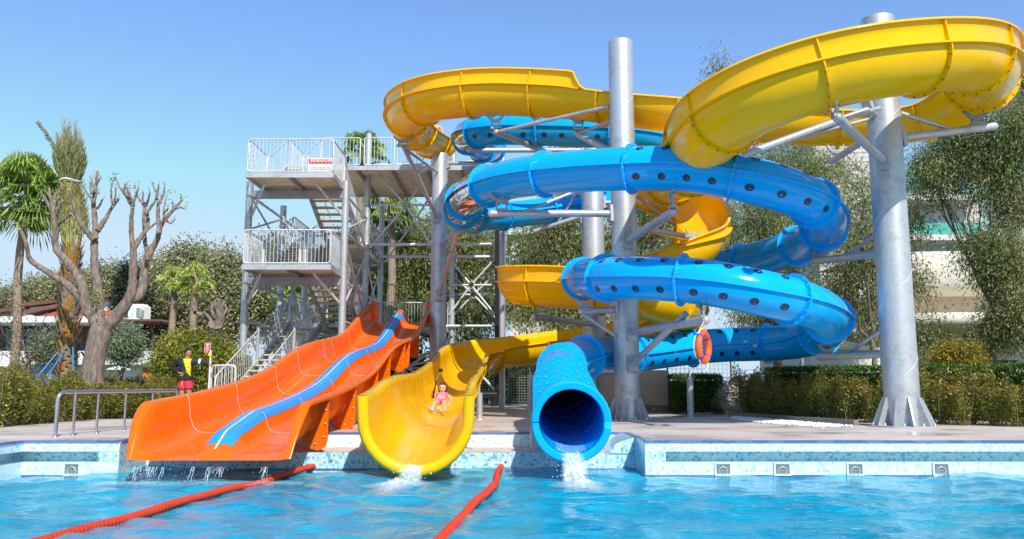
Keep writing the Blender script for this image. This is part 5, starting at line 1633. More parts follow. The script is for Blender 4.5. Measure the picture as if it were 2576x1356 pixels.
for row, (dx, dy) in enumerate(((0,0),(-.5,.2),(-1.0,.0))):
    for k, q in enumerate(along(lines_L, .50, (dx, dy))):
        if row == 0 and k < 2: continue
        if q.y < 16: continue
        dup(protos[rl.randrange(2)], (q.x+rl.uniform(-.1,.1), q.y+rl.uniform(-.12,.12), 0), rl.uniform(0,6.28), (rl.uniform(.85,1.15),)*2 + (rl.uniform(.55,.92),))
for row, (dx, dy) in enumerate(((0,0),(.28,.38))):
    for k, q in enumerate(along(lines_R, .46, (dx, dy))):
        if row == 0 and k < 2: continue
        f = (q.x-6)/5
        dup(protos[2+rl.randrange(2)], (q.x+rl.uniform(-.1,.1), q.y+rl.uniform(-.1,.1), 0), rl.uniform(0,6.28), (rl.uniform(.85,1.1),)*2 + (rl.uniform(.62,1.0)*(.85+.25*f),))
# clipped hedge
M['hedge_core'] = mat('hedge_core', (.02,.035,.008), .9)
def hedge(label, a, b, wd, h, n):
    a = Vector((*a, 0)); b = Vector((*b, 0)); L = (b-a).length; d = (b-a)/L; s_ = Vector((-d.y, d.x, 0))
    t = thing('clipped_hedge', label, 'hedge', tuple((a+b)/2))
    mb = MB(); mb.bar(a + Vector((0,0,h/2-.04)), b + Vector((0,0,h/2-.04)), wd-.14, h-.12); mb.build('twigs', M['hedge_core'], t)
    P = np.zeros((n,3)); D_ = rng.normal(size=(n,3))
    u = rng.uniform(0, L, n); f = rng.random(n); av, dv, sv = (np.array(tuple(x)) for x in (a, d, s_))
    fr = f < .55
    side = np.where(fr, -wd/2 + rng.normal(0, .03, n), rng.uniform(-wd/2, wd/2, n)); z = np.where(fr, rng.uniform(0.02, h, n), h + rng.normal(0,.03,n))
    P = av + u[:,None]*dv + side[:,None]*sv; P[:,2] = z
    D_[:,2] += .6; D_ += np.where(fr, -1.0, 0)[:,None]*sv
    col = np.array([(.07,.17,.025),(.11,.22,.035),(.05,.12,.02),(.16,.25,.04)])[rng.choice(4, n)]*rng.uniform(.6,1.3,(n,1))
    leafmesh('foliage', P, D_, rng.uniform(.05,.09,n), rng.uniform(.03,.045,n), col, M['leaf_gloss'], t)
hedge('clipped dark green hedge running behind the front shrubs on the right', (7.0,22.6), (16.5,15.4), .9, 1.22, 40000)
hedge('short clipped green hedge behind the slim post under the lower blue tube', (4.65,24.6), (6.1,24.6), .8, 1.05, 8000)
# dry creeper over white stones between the hedges
t = thing('dry_creeper', 'tangle of bare creeper stems over pale rocks between the two clipped hedges', 'creeper', (6.9, 24.0, 0))
mb = MB(); rl = random.Random(31)
for k in range(150):
    p = Vector((rl.uniform(5.9, 7.6), rl.uniform(23.2, 24.1), rl.uniform(.1, .9))); pts = [p]
    for j in range(6):
        p = p + Vector((rl.gauss(.04,.12), rl.gauss(0,.05), rl.gauss(.02,.10))); p.z = max(.03, min(1.25, p.z)); pts.append(p)
    mb.tube(pts, .007, 4)
mb.build('stems', mat('dry_stem', (.32,.24,.15), .9), t)
for k in range(3):
    x = 6.1 + k*.55
    o = thing('pale_rock', ('rounded white rock left of the dry creeper','rounded white rock in the middle under the dry creeper','rounded white rock at the right under the dry creeper')[k], 'rock', (x, 24.5, 0))
    mb = MB(); nu, nv = 18, 12; rows = []
    for j in range(nv+1):
        th = math.pi*j/nv; row = []
        for i in range(nu+1):
            p_ = 2*math.pi*i/nu; r_ = 1 + .10*math.sin(3*p_+k)*math.sin(th) + .08*math.sin(5*th+p_*2)
            row.append((x + .42*r_*math.sin(th)*math.cos(p_), 24.5 + .35*r_*math.sin(th)*math.sin(p_), max(0, .45 + (.5+.1*k)*r_*math.cos(th))))
        rows.append(row)
    mb.sheet(rows, 0); mb.build('stone', M['cream'], o)
# ------------------------------------------------------------------ buildings
def pxbox(mb, x0, y0, x1, y1, Y, depth, m=0):
    a = U(x0, y1, Y); b = U(x1, y0, Y)
    mb.bx(a.x, b.x, Y, Y+depth, max(a.z, -.02) if y1 > 990 else a.z, b.z, m)
def win(parent, x0, y0, x1, y1, Y, cols=2, frame='white_paint', glass='glass_win', rows=1):
    a = U(x0, y1, Y); b = U(x1, y0, Y)
    mb = MB(); t = .06
    for k in range(cols+1):
        x = a.x + (b.x-a.x)*k/cols; mb.bx(x-t/2, x+t/2, Y-.05, Y+.05, a.z, b.z)
    for k in range(rows+1):
        z = a.z + (b.z-a.z)*k/rows; mb.bx(a.x+t/2, b.x-t/2, Y-.045, Y+.045, z-t/2, z+t/2)
    w_ = mb.build('window', M[frame], parent)
    mb = MB(); mb.bx(a.x, b.x, Y-.012, Y+.012, a.z, b.z); mb.build('pane', M[glass], w_)
    return w_
# restaurant on the left
Y = 48
rs = thing('restaurant', 'low white restaurant with brown sloping roofs and a red tiled lean-to behind the palms', 'building', tuple(U(170, 1000, Y)))
mb = MB()
def slope_wall(xa, ya, xb, yb, ybase, Y, d):
    a, b = U(xa, ya, Y), U(xb, yb, Y); c, e = U(xb, ybase, Y), U(xa, ybase, Y)
    mb.prism([a, b, c, e], (0, d, 0))
slope_wall(60, 776, 290, 746, 812, Y, 6); slope_wall(-60, 790, 60, 776, 830, Y+.4, 5)
pxbox(mb, -80, 883, 420, 917, Y-3, 3); pxbox(mb, -80, 917, 420, 1005, Y-1.5, 1)
for x in (30, 110, 205, 300, 392): pxbox(mb, x, 917, x+12, 1005, Y-3, .35)
mb.build('wall', M['white_paint'], rs)
def roofslab(xa, ya, xb, yb, Y, d, th, m):
    a, b = U(xa, ya, Y-.5), U(xb, yb, Y-.5); q = MB(); q.prism([a, b, b - Vector((0,0,th)), a - Vector((0,0,th))], (0, d, 0)); q.build('roof', M[m], rs)
roofslab(55, 762, 304, 736, Y, 7, .20, 'roof_brown'); roofslab(-70, 785, 62, 768, Y, 6, .2, 'roof_brown')
roofslab(60, 780, 145, 764, Y-.7, 3, .22, 'roof_brown'); 
q = MB(); q.prism([U(96, 796, Y-1.2), U(140, 784, Y-1.2), U(296, 780, Y-1.2), U(300, 796, Y-1.2)], (0, 1.0, 0)); q.build('roof', M['roof_red'], rs)
q = MB(); pxbox(q, -80, 796, 300, 811, Y-3.2, 3.0); q.build('fascia', M['white_paint'], rs)
q = MB(); pxbox(q, -80, 812, 300, 882, Y-.2, .3); q.build('terrace_back', M['brown_wood'], rs)
for x in (-20, 104, 220):
    q = MB(); pxbox(q, x, 812, x+7, 883, Y-3, .2); q.build('post', M['prop_blue'] if x == 104 else M['black_steel'], rs)
win(rs, 115, 826, 190, 880, Y-.35, 3, 'black_steel'); win(rs, 10, 826, 90, 880, Y-.35, 3, 'black_steel')
q = MB()
for k in range(60): pxbox(q, -70+k*7, 862, -69.3+k*7, 883, Y-2.9, .03)
pxbox(q, -75, 860, 350, 862, Y-2.9, .05); q.build('terrace_railing', M['black_steel'], rs)
# open terrace, shade under its roof painted into the near-black back wall
tr_ = thing('terrace_pavilion', 'open dark terrace with a thin brown roof beside the pollarded tree', 'pavilion', tuple(U(410, 1000, 44)))
q = MB(); q.prism([U(306, 803, 44), U(405, 803, 44), U(512, 822, 44.6), U(512, 826, 44.6), U(405, 808, 44), U(306, 808, 44)], (0, 7, 0)); q.build('roof', M['roof_brown'], tr_)
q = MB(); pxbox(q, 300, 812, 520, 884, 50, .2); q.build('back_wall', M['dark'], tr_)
for x in (309, 400, 470, 508):
    q = MB(); pxbox(q, x, 808, x+5, 884, 44.1, .2); q.build('post', M['black_steel'], tr_)
q = MB(); pxbox(q, 295, 883, 530, 917, 44, 7); pxbox(q, 300, 917, 530, 1005, 45, 4); q.build('plinth', M['white_paint'], tr_)
q = MB()
for k in range(52): pxbox(q, 306+k*4, 862, 306.5+k*4, 883, 44.05, .03)
pxbox(q, 306, 859, 512, 861.5, 44.05, .05); q.build('railing', M['black_steel'], tr_)
for k in range(4):
    q = MB(); pxbox(q, 325+k*42, 866, 345+k*42, 868, 46, .9); pxbox(q, 334+k*42, 868, 336+k*42, 883, 46.4, .1); o = q.build('cafe_table', M['galv_dark'], None, tuple(U(335+k*42, 883, 46)))
    tag(o, ('cafe table at the left end of the dark terrace','second cafe table from the left on the dark terrace','third cafe table from the left on the dark terrace','cafe table at the right end of the dark terrace')[k], 'table', 'cafe tables on the dark terrace')
vt = thing('roof_vent', 'white ribbed ventilation box standing on the restaurant roof', 'roof vent', tuple(U(350, 803, 46)))
q = MB(); c = U(350, 803, 46); q.lathe((c.x, c.y, c.z-.05), [(.62,0),(.62,.72),(.45,.80),(.45,.86),(.001,.90)], 8, 0, False); q.build('housing', M['white_paint'], vt)
for k in range(5):
    q = MB(); a = -1.9 + .0*k; q.bx(c.x+.08, c.x+.5, c.y-.63, c.y-.58, c.z+.10+k*.11, c.z+.14+k*.11); q.build('louvre', M['grille'], vt)
# kiosk, parasols, drinks stall
ks = thing('kiosk', 'small orange timber kiosk with a green pyramid roof', 'kiosk', tuple(U(380, 995, 34)))
q = MB(); pxbox(q, 355, 919, 407, 1000, 34, .9); q.build('wall', M['orange_wood'], ks)
a, b = U(350, 918, 33.8), U(412, 918, 33.8); q = MB(); ap = Vector(((a.x+b.x)/2, 34.5, U(380, 897, 34.5).z))
q.add([a, b, b+Vector((0,1.5,0)), a+Vector((0,1.5,0)), ap], [(0,1,4),(1,2,4),(2,3,4),(3,0,4),(3,2,1,0)]); q.build('roof', M['green_roof'], ks)
q = MB(); q.bx(a.x, b.x, 33.78, 33.82, a.z-.10, a.z); q.build('fascia', M['roof_brown'], ks)
def parasol(px, py, Y, rpx, label, m):
    c = U(px, py, Y); r = rpx*Y/FPX
    t = thing('parasol', label, 'parasol', (c.x, Y, 0))
    q = MB(); q.lathe((c.x, Y, c.z), [(.001, .0), (r*.5, -r*.17), (r, -r*.36), (r, -r*.42)], 8, 0, False); q.build('canopy', M[m], t)
    q = MB(); q.rod((c.x, Y, 0), (c.x, Y, c.z), .03, 8); q.build('pole', M['galv_dark'], t)
parasol(118, 915, 34, 56, 'grey parasol left of the date palm', 'grey_canvas'); parasol(300, 918, 38, 30, 'white parasol right of the pollarded trunk', 'white_cloth'); parasol(14, 905, 36, 40, 'white parasol at the far left', 'white_cloth')
st = thing('drinks_stall', 'orange and green striped stall front at the far left', 'stall', tuple(U(25, 990, 37)))
q = MB(); pxbox(q, -20, 936, 52, 943, 37, .8); q.build('orange_band', M['orange_wood'], st)
q = MB()
for k in range(10): pxbox(q, -18+k*7, 943, -14.5+k*7, 990, 37.1, .1)
q.build('green_slats', M['green_roof'], st)
q = MB(); pxbox(q, -20, 943, 52, 995, 37.4, .2); q.build('back_panel', M['brown_wood'], st)
# hotel on the right
Y = 46
M['hotel_white'] = mat('hotel_render', (.60,.58,.54), .8, 0, .12, 1.2, .15, 60)
ht = thing('hotel', 'tall white hotel block with green glass balconies, half hidden by the trees', 'building', tuple(U(2250, 990, Y)))
q = MB(); pxbox(q, 2078, 330, 2196, 985, Y, 12); q.build('siding_wall', M['hotel_white'], ht)
q = MB()
for k in range(34): pxbox(q, 2078, 372+k*11, 2196, 372.8+k*11, Y-.02, .05)
q.build('siding_joints', M['beige'], ht)
q = MB(); pxbox(q, 2199, 492, 2470, 985, Y+1, 11); q.build('wall', M['hotel_white'], ht)
q = MB()
for yy in (488, 590, 690): pxbox(q, 2270, yy, 2475, yy+14, Y-.6, 1.6)
q.build('balcony_slab', M['hotel_white'], ht)
for x0, y0, x1, y1 in ((2306,528,2428,576),(2310,616,2440,668),(2120,560,2180,610)):
    w_ = win(ht, x0, y0, x1, y1, Y+.9 if x0 > 2199 else Y-.1, 3, 'hotel_white', 'curtain')
for y0, y1 in ((560,590),(652,690)):
    q = MB(); pxbox(q, 2275, y0, 2470, y1, Y-.58, .03); q.build('balcony_glass', M['glass_green'], ht)
q = MB(); pxbox(q, 2255, 455, 2340, 470, Y-1, 1.5); q.build('green_awning', M['glass_green'], ht)
# white block far behind the middle
wb = thing('white_apartment_house', 'white house with pale windows far behind the trees in the middle', 'building', tuple(U(1420, 990, 60)))
q = MB(); pxbox(q, 1285, 588, 1600, 985, 60, 8); q.build('wall', M['cream'], wb)
q = MB(); pxbox(q, 1275, 578, 1610, 590, 59.6, 9); q.build('roof', M['white_paint'], wb)
for yy in (610, 668):
    for x in (1305, 1400, 1495): win(wb, x, yy, x+62, yy+36, 59.95, 3)
# curved beige annex
Y = 34
an = thing('garden_annex', 'low beige building with swelling curved roof edges behind the hedge', 'building', tuple(U(2350, 985, Y)))
q = MB(); pxbox(q, 2190, 830, 2640, 985, Y+1.5, 6); q.build('wall', M['cream'], an)
q = MB(); pxbox(q, 2404, 838, 2420, 985, Y+.6, .9); q.build('pier', M['cream'], an)
def curved(x0, x1, ytop, ybot, bulge, Y, name, m):
    n = 24; rows = []; h0 = U(x0, ybot, Y).z; h1 = U(x0, ytop, Y).z
    xa, xb = U(x0, ytop, Y).x, U(x1, ytop, Y).x
    for k in range(n+1):
        t = k/n; x = xa + (xb-xa)*t; b = bulge*math.sin(math.pi*min(1, t*1.05))**.6 if 0 < t < 1 else 0
        prof = [(Y+6, h0), (Y+1.5, h0), (Y-b*.55, h0 + .06), (Y-b, h0+(h1-h0)*.35), (Y-b, h0+(h1-h0)*.82), (Y-b*.92, h1), (Y+.5, h1+.05), (Y+6, h1)]
        rows.append([(x, yy, zz) for yy, zz in prof])
    q = MB(); q.sheet(rows, 0); q.build(name, M[m], an)
curved(2150, 2660, 796, 838, 2.2, Y, 'curved_roof_edge', 'cream'); curved(2180, 2660, 640, 745, 1.0, Y+2, 'curved_upper_storey', 'cream'); 
q = MB(); pxbox(q, 2200, 745, 2640, 800, Y+2.5, 5); q.build('upper_wall', M['beige'], an)
win(an, 2424, 836, 2500, 925, Y+1.45, 2, 'galv_dark', 'glass_win')
q = MB(); pxbox(q, 2420, 906, 2560, 909, Y+.5, .05)
for k in range(30): pxbox(q, 2421+k*4.6, 909, 2422+k*4.6, 940, Y+.5, .03)
q.build('railing', M['black_steel'], an)
gh = thing('gate_house', 'small white garden house with a sloping roof left of the thick pole', 'building', tuple(U(2160, 985, 32)))
q = MB(); pxbox(q, 2114, 876, 2212, 985, 32, 3); q.build('wall', M['white_paint'], gh)
q = MB(); q.prism([U(2108, 862, 31.8), U(2128, 858, 31.8), U(2218, 876, 31.8), U(2218, 880, 31.8), U(2108, 880, 31.8)], (0, 3.4, 0)); q.build('roof', M['cream'], gh)
# beige plant box
pb = thing('plant_room', 'plain beige rendered plant box with a chamfered corner behind the middle pole', 'wall', tuple(U(1620, 1030, 25.2)))
Yb = 25.2
q = MB(); q.prism([U(1520, 1019, Yb), U(1690, 1019, Yb), U(1690, 963, Yb), U(1676, 931, Yb), U(1520, 931, Yb)], (0, 2.4, 0)); q.build('rendered_wall', M['beige'], pb)
q = MB(); a = U(1518, 1019, Yb-.03); b = U(1691, 1019, Yb-.03); q.bx(a.x, b.x, Yb-.03, Yb+2.45, 0, a.z); q.build('plinth', M['taupe'], pb)
# mesh fences
def meshfence(label, x0, x1, Y, h, sp):
    t = thing('mesh_fence', label, 'fence', ((x0+x1)/2, Y, 0))
    q = MB(); n = int((x1-x0)/sp)
    for k in range(n+1): q.rod((x0+(x1-x0)*k/n, Y, .05), (x0+(x1-x0)*k/n, Y, h), .006, 4)
    m_ = int(h/sp)
    for k in range(m_+1): q.rod((x0, Y+.008, .05+(h-.05)*k/m_), (x1, Y+.008, .05+(h-.05)*k/m_), .006, 4)
    q.build('wire_mesh', mat('fence_wire', (.40,.46,.40), .5, .4), t)
    for x in (x0, x1):
        q = MB(); q.rod((x, Y+.05, 0), (x, Y+.05, h+.05), .03, 8); q.build('fence_post', M['green_roof'], t)
meshfence('grey wire mesh fence between the black column and the blue tube mouth', -.15, 2.2, 34.2, 2.1, .11)
meshfence('grey wire mesh fence behind the lifebuoy, above the short hedge', 4.9, 6.9, 26.2, 1.7, .13)
meshfence('low wire mesh fence under the lower steps left of the black column', -2.6, -.7, 34.4, 1.6, .12)
q = thing('rusty_rack', 'low rusty steel rack lying on the deck in front of the mesh fence', 'rack', tuple(G(1300, 1014)))
p = G(1300, 1013); mb = MB(); mb.rod(p + Vector((-.45,0,.22)), p + Vector((.45,0,.22)), .025, 6)
for k in range(3): mb.rod(p + Vector((-.4+.4*k,0,.22)), p + Vector((-.5+.4*k,-.1,.0)), .02, 6)
mb.build('frame', M['rust'], q)

# sign at the lifeguard's gate and the gate itself
sg = thing('warning_sign', 'red and white warning sign with a camera pictogram on a white post beside the lifeguard', 'sign', tuple(U(525, 1040, 22.0)))
Ys = 22.0; c = U(522, 875, Ys)
b0 = U(521, 1046, Ys); q = MB(); q.rod((b0.x, Ys+.03, 0), (b0.x, Ys+.03, U(521, 880, Ys).z), .024, 10); q.build('post', M['white_paint'], sg)
a, b = U(514, 888, Ys), U(530, 862.5, Ys)
q = MB(); q.bx(a.x, b.x, Ys-.008, Ys+.008, a.z, b.z); q.build('panel', M['white_paint'], sg)
q = MB(); q.bx(a.x+.008, b.x-.008, Ys-.012, Ys-.0085, a.z+.008, b.z-.008); q.build('red_face', M['red_paint'], sg)
q = MB(); w_ = b.x-a.x; h_ = b.z-a.z
def sr(x0, x1, z0, z1): q.bx(a.x+w_*x0, a.x+w_*x1, Ys-.016, Ys-.0125, a.z+h_*z0, a.z+h_*z1)
q.prism([(a.x+w_*.25, Ys-.016, a.z+h_*.88), (a.x+w_*.72, Ys-.016, a.z+h_*.92), (a.x+w_*.78, Ys-.016, a.z+h_*.76), (a.x+w_*.45, Ys-.016, a.z+h_*.72)], (0, .0035, 0)); sr(.46, .56, .62, .72); sr(.34, .68, .58, .62)
for k, (x0, x1) in enumerate(((.2,.8),(.25,.75),(.16,.84),(.3,.7),(.24,.78),(.34,.66))): 
    x = x0
    r_ = random.Random(k)
    while x < x1-.05: l = r_.uniform(.06,.14); sr(x, min(x1, x+l), .50-k*.075, .535-k*.075); x += l+.03
q.build('white_print', M['white_paint'], sg)
q = MB(); o = U(519, 892, Ys); q.ball(o, .022, 0, 8, 6, (1,.4,1)); q.build('orange_button', M['buoy'], sg)
q = MB(); q.bx(b0.x-.04, b0.x+.04, Ys-.012, Ys+.005, U(525, 896, Ys).z, U(525, 888.5, Ys).z); q.build('yellow_tag', M['tee_yellow'], sg)
a = U(527, 1046, 22.3); b = U(587, 1046, 22.3); a.z = b.z = .12
gt = thing('crowd_barrier', 'short galvanised railing panel under the lifeguard hand at the foot of the stairs', 'barrier', tuple((a+b)/2))
rail(a, b, U(550, 919, 22.3).z-.12, gt, 'galv_light', .10, .085, 'railing_panel', .026, .010)
for p in (a, b):
    mb = MB(); mb.rod((p.x, p.y, 0), (p.x, p.y, .5), .024, 8); mb.build('foot', M['galv_light'], gt)
# ------------------------------------------------------------------ people
def skin(joints, edges, sub=3):
    """one continuous skin over a joint skeleton, returned as vertices and faces"""
    names = list(joints); ix = {n: i for i, n in enumerate(names)}
    me = bpy.data.meshes.new('tmp'); me.from_pydata([tuple(joints[n][0]) for n in names], [(ix[a], ix[b]) for a, b in edges], [])
    ob = bpy.data.objects.new('tmp', me); C.objects.link(ob)
    sk = ob.modifiers.new('s', 'SKIN'); sk.branch_smoothing = .4
    for i, n in enumerate(names):
        r = joints[n][1]; me.skin_vertices[0].data[i].radius = r if hasattr(r, '__len__') else (r, r)
    me.skin_vertices[0].data[0].use_root = True
    ss = ob.modifiers.new('b', 'SUBSURF'); ss.levels = sub; ss.render_levels = sub
    dg = bpy.context.evaluated_depsgraph_get(); dg.update()
    ev = ob.evaluated_get(dg); m2 = ev.to_mesh()
    V = [tuple(v.co) for v in m2.vertices]; F = [tuple(p.vertices) for p in m2.polygons]
    ev.to_mesh_clear(); bpy.data.objects.remove(ob); bpy.data.meshes.remove(me)
    return V, F
def headmesh(mb, c, hh, fwd, up, m=0):
    """shaped head: brow, nose, chin, ears; hh = half height"""
    f = Vector(fwd).normalized(); u = Vector(up); u = (u - f*u.dot(f)).normalized(); s = f.cross(u)
    nu, nv = 24, 18; rows = []
    for j in range(nv+1):
        t = math.pi*j/nv; zz = math.cos(t); row = []
        for i in range(nu+1):
            p = 2*math.pi*i/nu; x = math.sin(t)*math.sin(p); y = math.sin(t)*math.cos(p)
            w_ = .66; d_ = .80
            if zz < -.1: w_ *= 1 + (zz+.1)*.34; d_ *= 1 + (zz+.1)*(.10 if y > 0 else .42)
            y2 = y*d_
            if y > .8 and -.32 < zz < .12: y2 += .16*max(0, 1-abs(x)/.17)*(1-abs(zz+.16)/.30 if abs(zz+.16) < .30 else 0)
            if y > .5 and .02 < zz < .18 and .12 < abs(x) < .42: y2 -= .045
            if y > .6 and zz < -.72: y2 += .05
            row.append(Vector(c) + s*(x*w_*hh) + f*(y2*hh) + u*(zz*hh))
        rows.append(row)
    mb.sheet(rows, m)
    for sg in (-1, 1): mb.ball(Vector(c) + s*(sg*.66*hh) - f*.05*hh + u*(-.08*hh), .17*hh, m, 8, 6, (.5,.9,1.25))
    return f, u, s
def facebits(parent, c, hh, f, u, s, mouth_open=False, skinname=None):
    mb = MB()
    for sg in (-1, 1): mb.ball(Vector(c) + s*(sg*.26*hh) + f*.735*hh + u*.07*hh, .075*hh, 0, 8, 6, (1.2,.8,.7))
    mb.build('eyes', M['eye'], parent)
    mb = MB()
    for sg in (-1, 1): mb.bar(Vector(c) + s*(sg*.14*hh) + f*.79*hh + u*.22*hh, Vector(c) + s*(sg*.40*hh) + f*.68*hh + u*.23*hh, .04*hh, .055*hh)
    mb.build('eyebrows', M['hair_black' if not mouth_open else 'hair_brown'], parent)
    mb = MB(); mb.ball(Vector(c) + f*.76*hh - u*.46*hh, .17*hh, 0, 10, 6, (1.1,.45,.55 if mouth_open else .22)); mb.build('mouth', M['mouth'], parent)
    if mouth_open:
        mb = MB(); mb.bar(Vector(c) - s*.12*hh + f*.835*hh - u*.415*hh, Vector(c) + s*.12*hh + f*.835*hh - u*.415*hh, .03*hh, .05*hh); mb.build('teeth', M['teeth'], parent)
def haircap(parent, c, hh, f, u, s, m, low=-.25, front=.42, puff=1.10):
    rows = []; nu, nv = 22, 12
    for j in range(nv+1):
        row = []
        for i in range(nu+1):
            p = 2*math.pi*i/nu; y = math.cos(p); lim = front if y > .35 else (front + (low-front)*min(1, (.35-y)/.5))
            tmax = math.acos(max(-1, min(1, lim))); t = tmax*j/nv; zz = math.cos(t)
            k = puff + .05*math.sin(9*p+3*t) + .035*math.sin(23*p+11*t) + .03*math.sin(17*t)
            row.append(Vector(c) + s*(math.sin(t)*math.sin(p)*.68*hh*k) + f*(math.sin(t)*y*.81*hh*k) + u*(zz*hh*k))
        rows.append(row)
    mb = MB(); mb.sheet(rows, 0); return mb.build('hair', M[m], parent)
def fingers(J, E, wr, palm, d, spread, k, curl=(0,0,0)):
    """five digits rooted in the palm joint"""
    d = Vector(d).normalized(); sp = Vector(spread).normalized(); cu = Vector(curl)
    for q in range(4):
        o = (q-1.5)*.019*k; ln = (.075, .085, .08, .062)[q]*k
        a = Vector(palm) + sp*o + d*.028*k; b = a + d*ln*.5 + cu*ln*.2; e = b + d*ln*.45 + cu*ln*.55
        for nm, p, r in ((f'{wr}f{q}a', a, .011*k), (f'{wr}f{q}b', b, .0095*k), (f'{wr}f{q}c', e, .0075*k)): J[nm] = (p, r)
        E += [(palm_name[wr], f'{wr}f{q}a'), (f'{wr}f{q}a', f'{wr}f{q}b'), (f'{wr}f{q}b', f'{wr}f{q}c')]
    a = Vector(palm) - d*.01*k - sp*.04*k; b = a + d*.04*k - sp*.014*k + cu*.012*k
    J[f'{wr}ta'] = (a, .011*k); J[f'{wr}tb'] = (b, .0085*k); E += [(palm_name[wr], f'{wr}ta'), (f'{wr}ta', f'{wr}tb')]
palm_name = {'l': 'lh', 'r': 'rh'}

def proj(p):
    """photo coordinate of a world point"""
    x, y, z = p[0], p[1], p[2]-CAMZ
    d = y*math.cos(TH) + z*math.sin(TH); v = -y*math.sin(TH) + z*math.cos(TH)
    return CX + FPX*x/d, CY - FPX*v/d
def garment(V, F, J, E, keep, off, name, m, parent):
    """cloth cut from the body surface: faces whose corners pass keep(edge, t, p), lifted off the skin"""
    P = np.array(V); Nn = np.zeros_like(P)
    for f in F:
        a, b, c = P[f[0]], P[f[1]], P[f[2]]; n = np.cross(b-a, c-a)
        for i in f: Nn[i] += n
    Nn /= np.maximum(np.linalg.norm(Nn, axis=1), 1e-9)[:,None]
    best = np.full(len(P), 1e9); who = np.zeros(len(P), int); tt = np.zeros(len(P))
    for k, (a, b) in enumerate(E):
        A = np.array(tuple(J[a][0])); B = np.array(tuple(J[b][0])); d = B-A; t = np.clip(((P-A)@d)/max(d@d, 1e-9), 0, 1)
        ra, rb = [max(r) if hasattr(r, '__len__') else r for r in (J[a][1], J[b][1])]
        ds = np.linalg.norm(P-(A+t[:,None]*d), axis=1) - (ra+(rb-ra)*t)
        q = ds < best; best[q] = ds[q]; who[q] = k; tt[q] = t[q]
    ok = [keep(E[who[i]], tt[i], P[i]) for i in range(len(P))]
    o = [off(E[who[i]], tt[i], P[i]) if callable(off) else off for i in range(len(P))]
    mb = MB(); mp = {}
    for f in F:
        if all(ok[i] for i in f):
            for i in f:
                if i not in mp: mp[i] = len(mb.v); mb.v.append(tuple(P[i] + Nn[i]*o[i]))
            mb.f.append(tuple(mp[i] for i in f)); mb.m.append(0); mb.sm.append(True)
    ob = mb.build(name, M[m] if isinstance(m, str) else m, parent)
    so = ob.modifiers.new('thickness', 'SOLIDIFY'); so.thickness = .006; so.offset = 1
    return ob
# lifeguard
def LZ_(zx, zy, Y): return U(406.8 + zx*.10667, 849.7 + zy*.10667, Y)
Yg_ = 21.9
lg = thing('person', 'man in black jacket, yellow shirt and red shorts, one hand on a railing', 'person', (LZ_(560,1000,Yg_).x, Yg_, 0))
pel = LZ_(555, 985, Yg_)
J = {'pel': (pel, (.145,.11)), 'belly': (LZ_(565, 850, Yg_), (.135,.10)), 'chest': (LZ_(585, 640, Yg_), (.155,.11)), 'neck0': (LZ_(600, 525, Yg_), (.075,.07)), 'neck': (LZ_(608, 455, Yg_), .055), 'headb': (LZ_(618, 400, Yg_), .06),
  'ls': (LZ_(440, 560, Yg_), .065), 'le': (LZ_(232, 705, Yg_+.08), .047), 'lw': (LZ_(425, 838, Yg_-.10), .032), 'lh': (LZ_(490, 838, Yg_-.13), (.036,.02)),
  'rs': (LZ_(735, 550, Yg_), .065), 're': (LZ_(915, 570, Yg_+.05), .046), 'rw': (LZ_(1125, 612, Yg_+.12), .031), 'rh': (LZ_(1165, 630, Yg_+.14), (.034,.02)),
  'lhip': (LZ_(475, 1050, Yg_), .095), 'lk': (LZ_(480, 1420, Yg_-.03), .06), 'la': (Vector((LZ_(470,1800,Yg_).x, Yg_+.05, .10)), .042), 'lt': (Vector((LZ_(455,1800,Yg_).x, Yg_-.14, .045)), .035),
  'rhip': (LZ_(635, 1050, Yg_), .095), 'rk': (LZ_(645, 1420, Yg_-.03), .06), 'ra': (Vector((LZ_(655,1800,Yg_).x, Yg_+.05, .10)), .042), 'rt': (Vector((LZ_(680,1800,Yg_).x, Yg_-.13, .045)), .035)}
E = [('pel','belly'),('belly','chest'),('chest','neck0'),('neck0','neck'),('neck','headb'),('chest','ls'),('ls','le'),('le','lw'),('lw','lh'),('chest','rs'),('rs','re'),('re','rw'),('rw','rh'),
     ('pel','lhip'),('lhip','lk'),('lk','la'),('la','lt'),('pel','rhip'),('rhip','rk'),('rk','ra'),('ra','rt')]
fingers(J, E, 'l', J['lh'][0], (1,-.15,-.05), (0,0,1), 1, (0,.2,-.1)); fingers(J, E, 'r', J['rh'][0], (.8,.1,-.6), (0,1,.1), 1, (-.3,0,-.8))
V, F = skin(J, E)
mb = MB(); mb.add(V, F, 0, True); hc = LZ_(628, 365, Yg_); hf, hu, hs = headmesh(mb, hc, .118, (.9,-.42,-.05), (0,0,1))
mb.build('body', M['skin_tan'], lg); facebits(lg, hc, .118, hf, hu, hs); haircap(lg, hc, .118, hf, hu, hs, 'hair_black', -.30, .58, 1.13)
TORSO = {'pel','belly','chest','ls','rs'}
def lz(p):
    x, y = proj(p); return (x-406.8)/.10667, (y-849.7)/.10667
def on(e, names): return e[0] in names and e[1] in names
def openv(p):
    x, y = lz(p); f = (y-440)/440
    return p[1] < Yg_+.02 and y < 890 and 505+128*f < x < 688-30*f
def shirt(e, t, p): return (on(e, TORSO | {'neck0'}) or e[1] in ('lhip','rhip')) and lz(p)[1] > 470 and lz(p)[1] < 960
garment(V, F, J, E, shirt, .012, 'shirt', 'tee_yellow', lg)
def jack(e, t, p):
    if openv(p): return False
    if e[1] in ('le','re'): return True
    if e[1] in ('lw','rw'): return t < .90
    z = lz(p)[1]
    return z > 478 and z < 1010 and (on(e, TORSO | {'neck0'}) or (e[1] in ('lhip','rhip')) or (e[0] in ('lhip','rhip') and z < 1000))
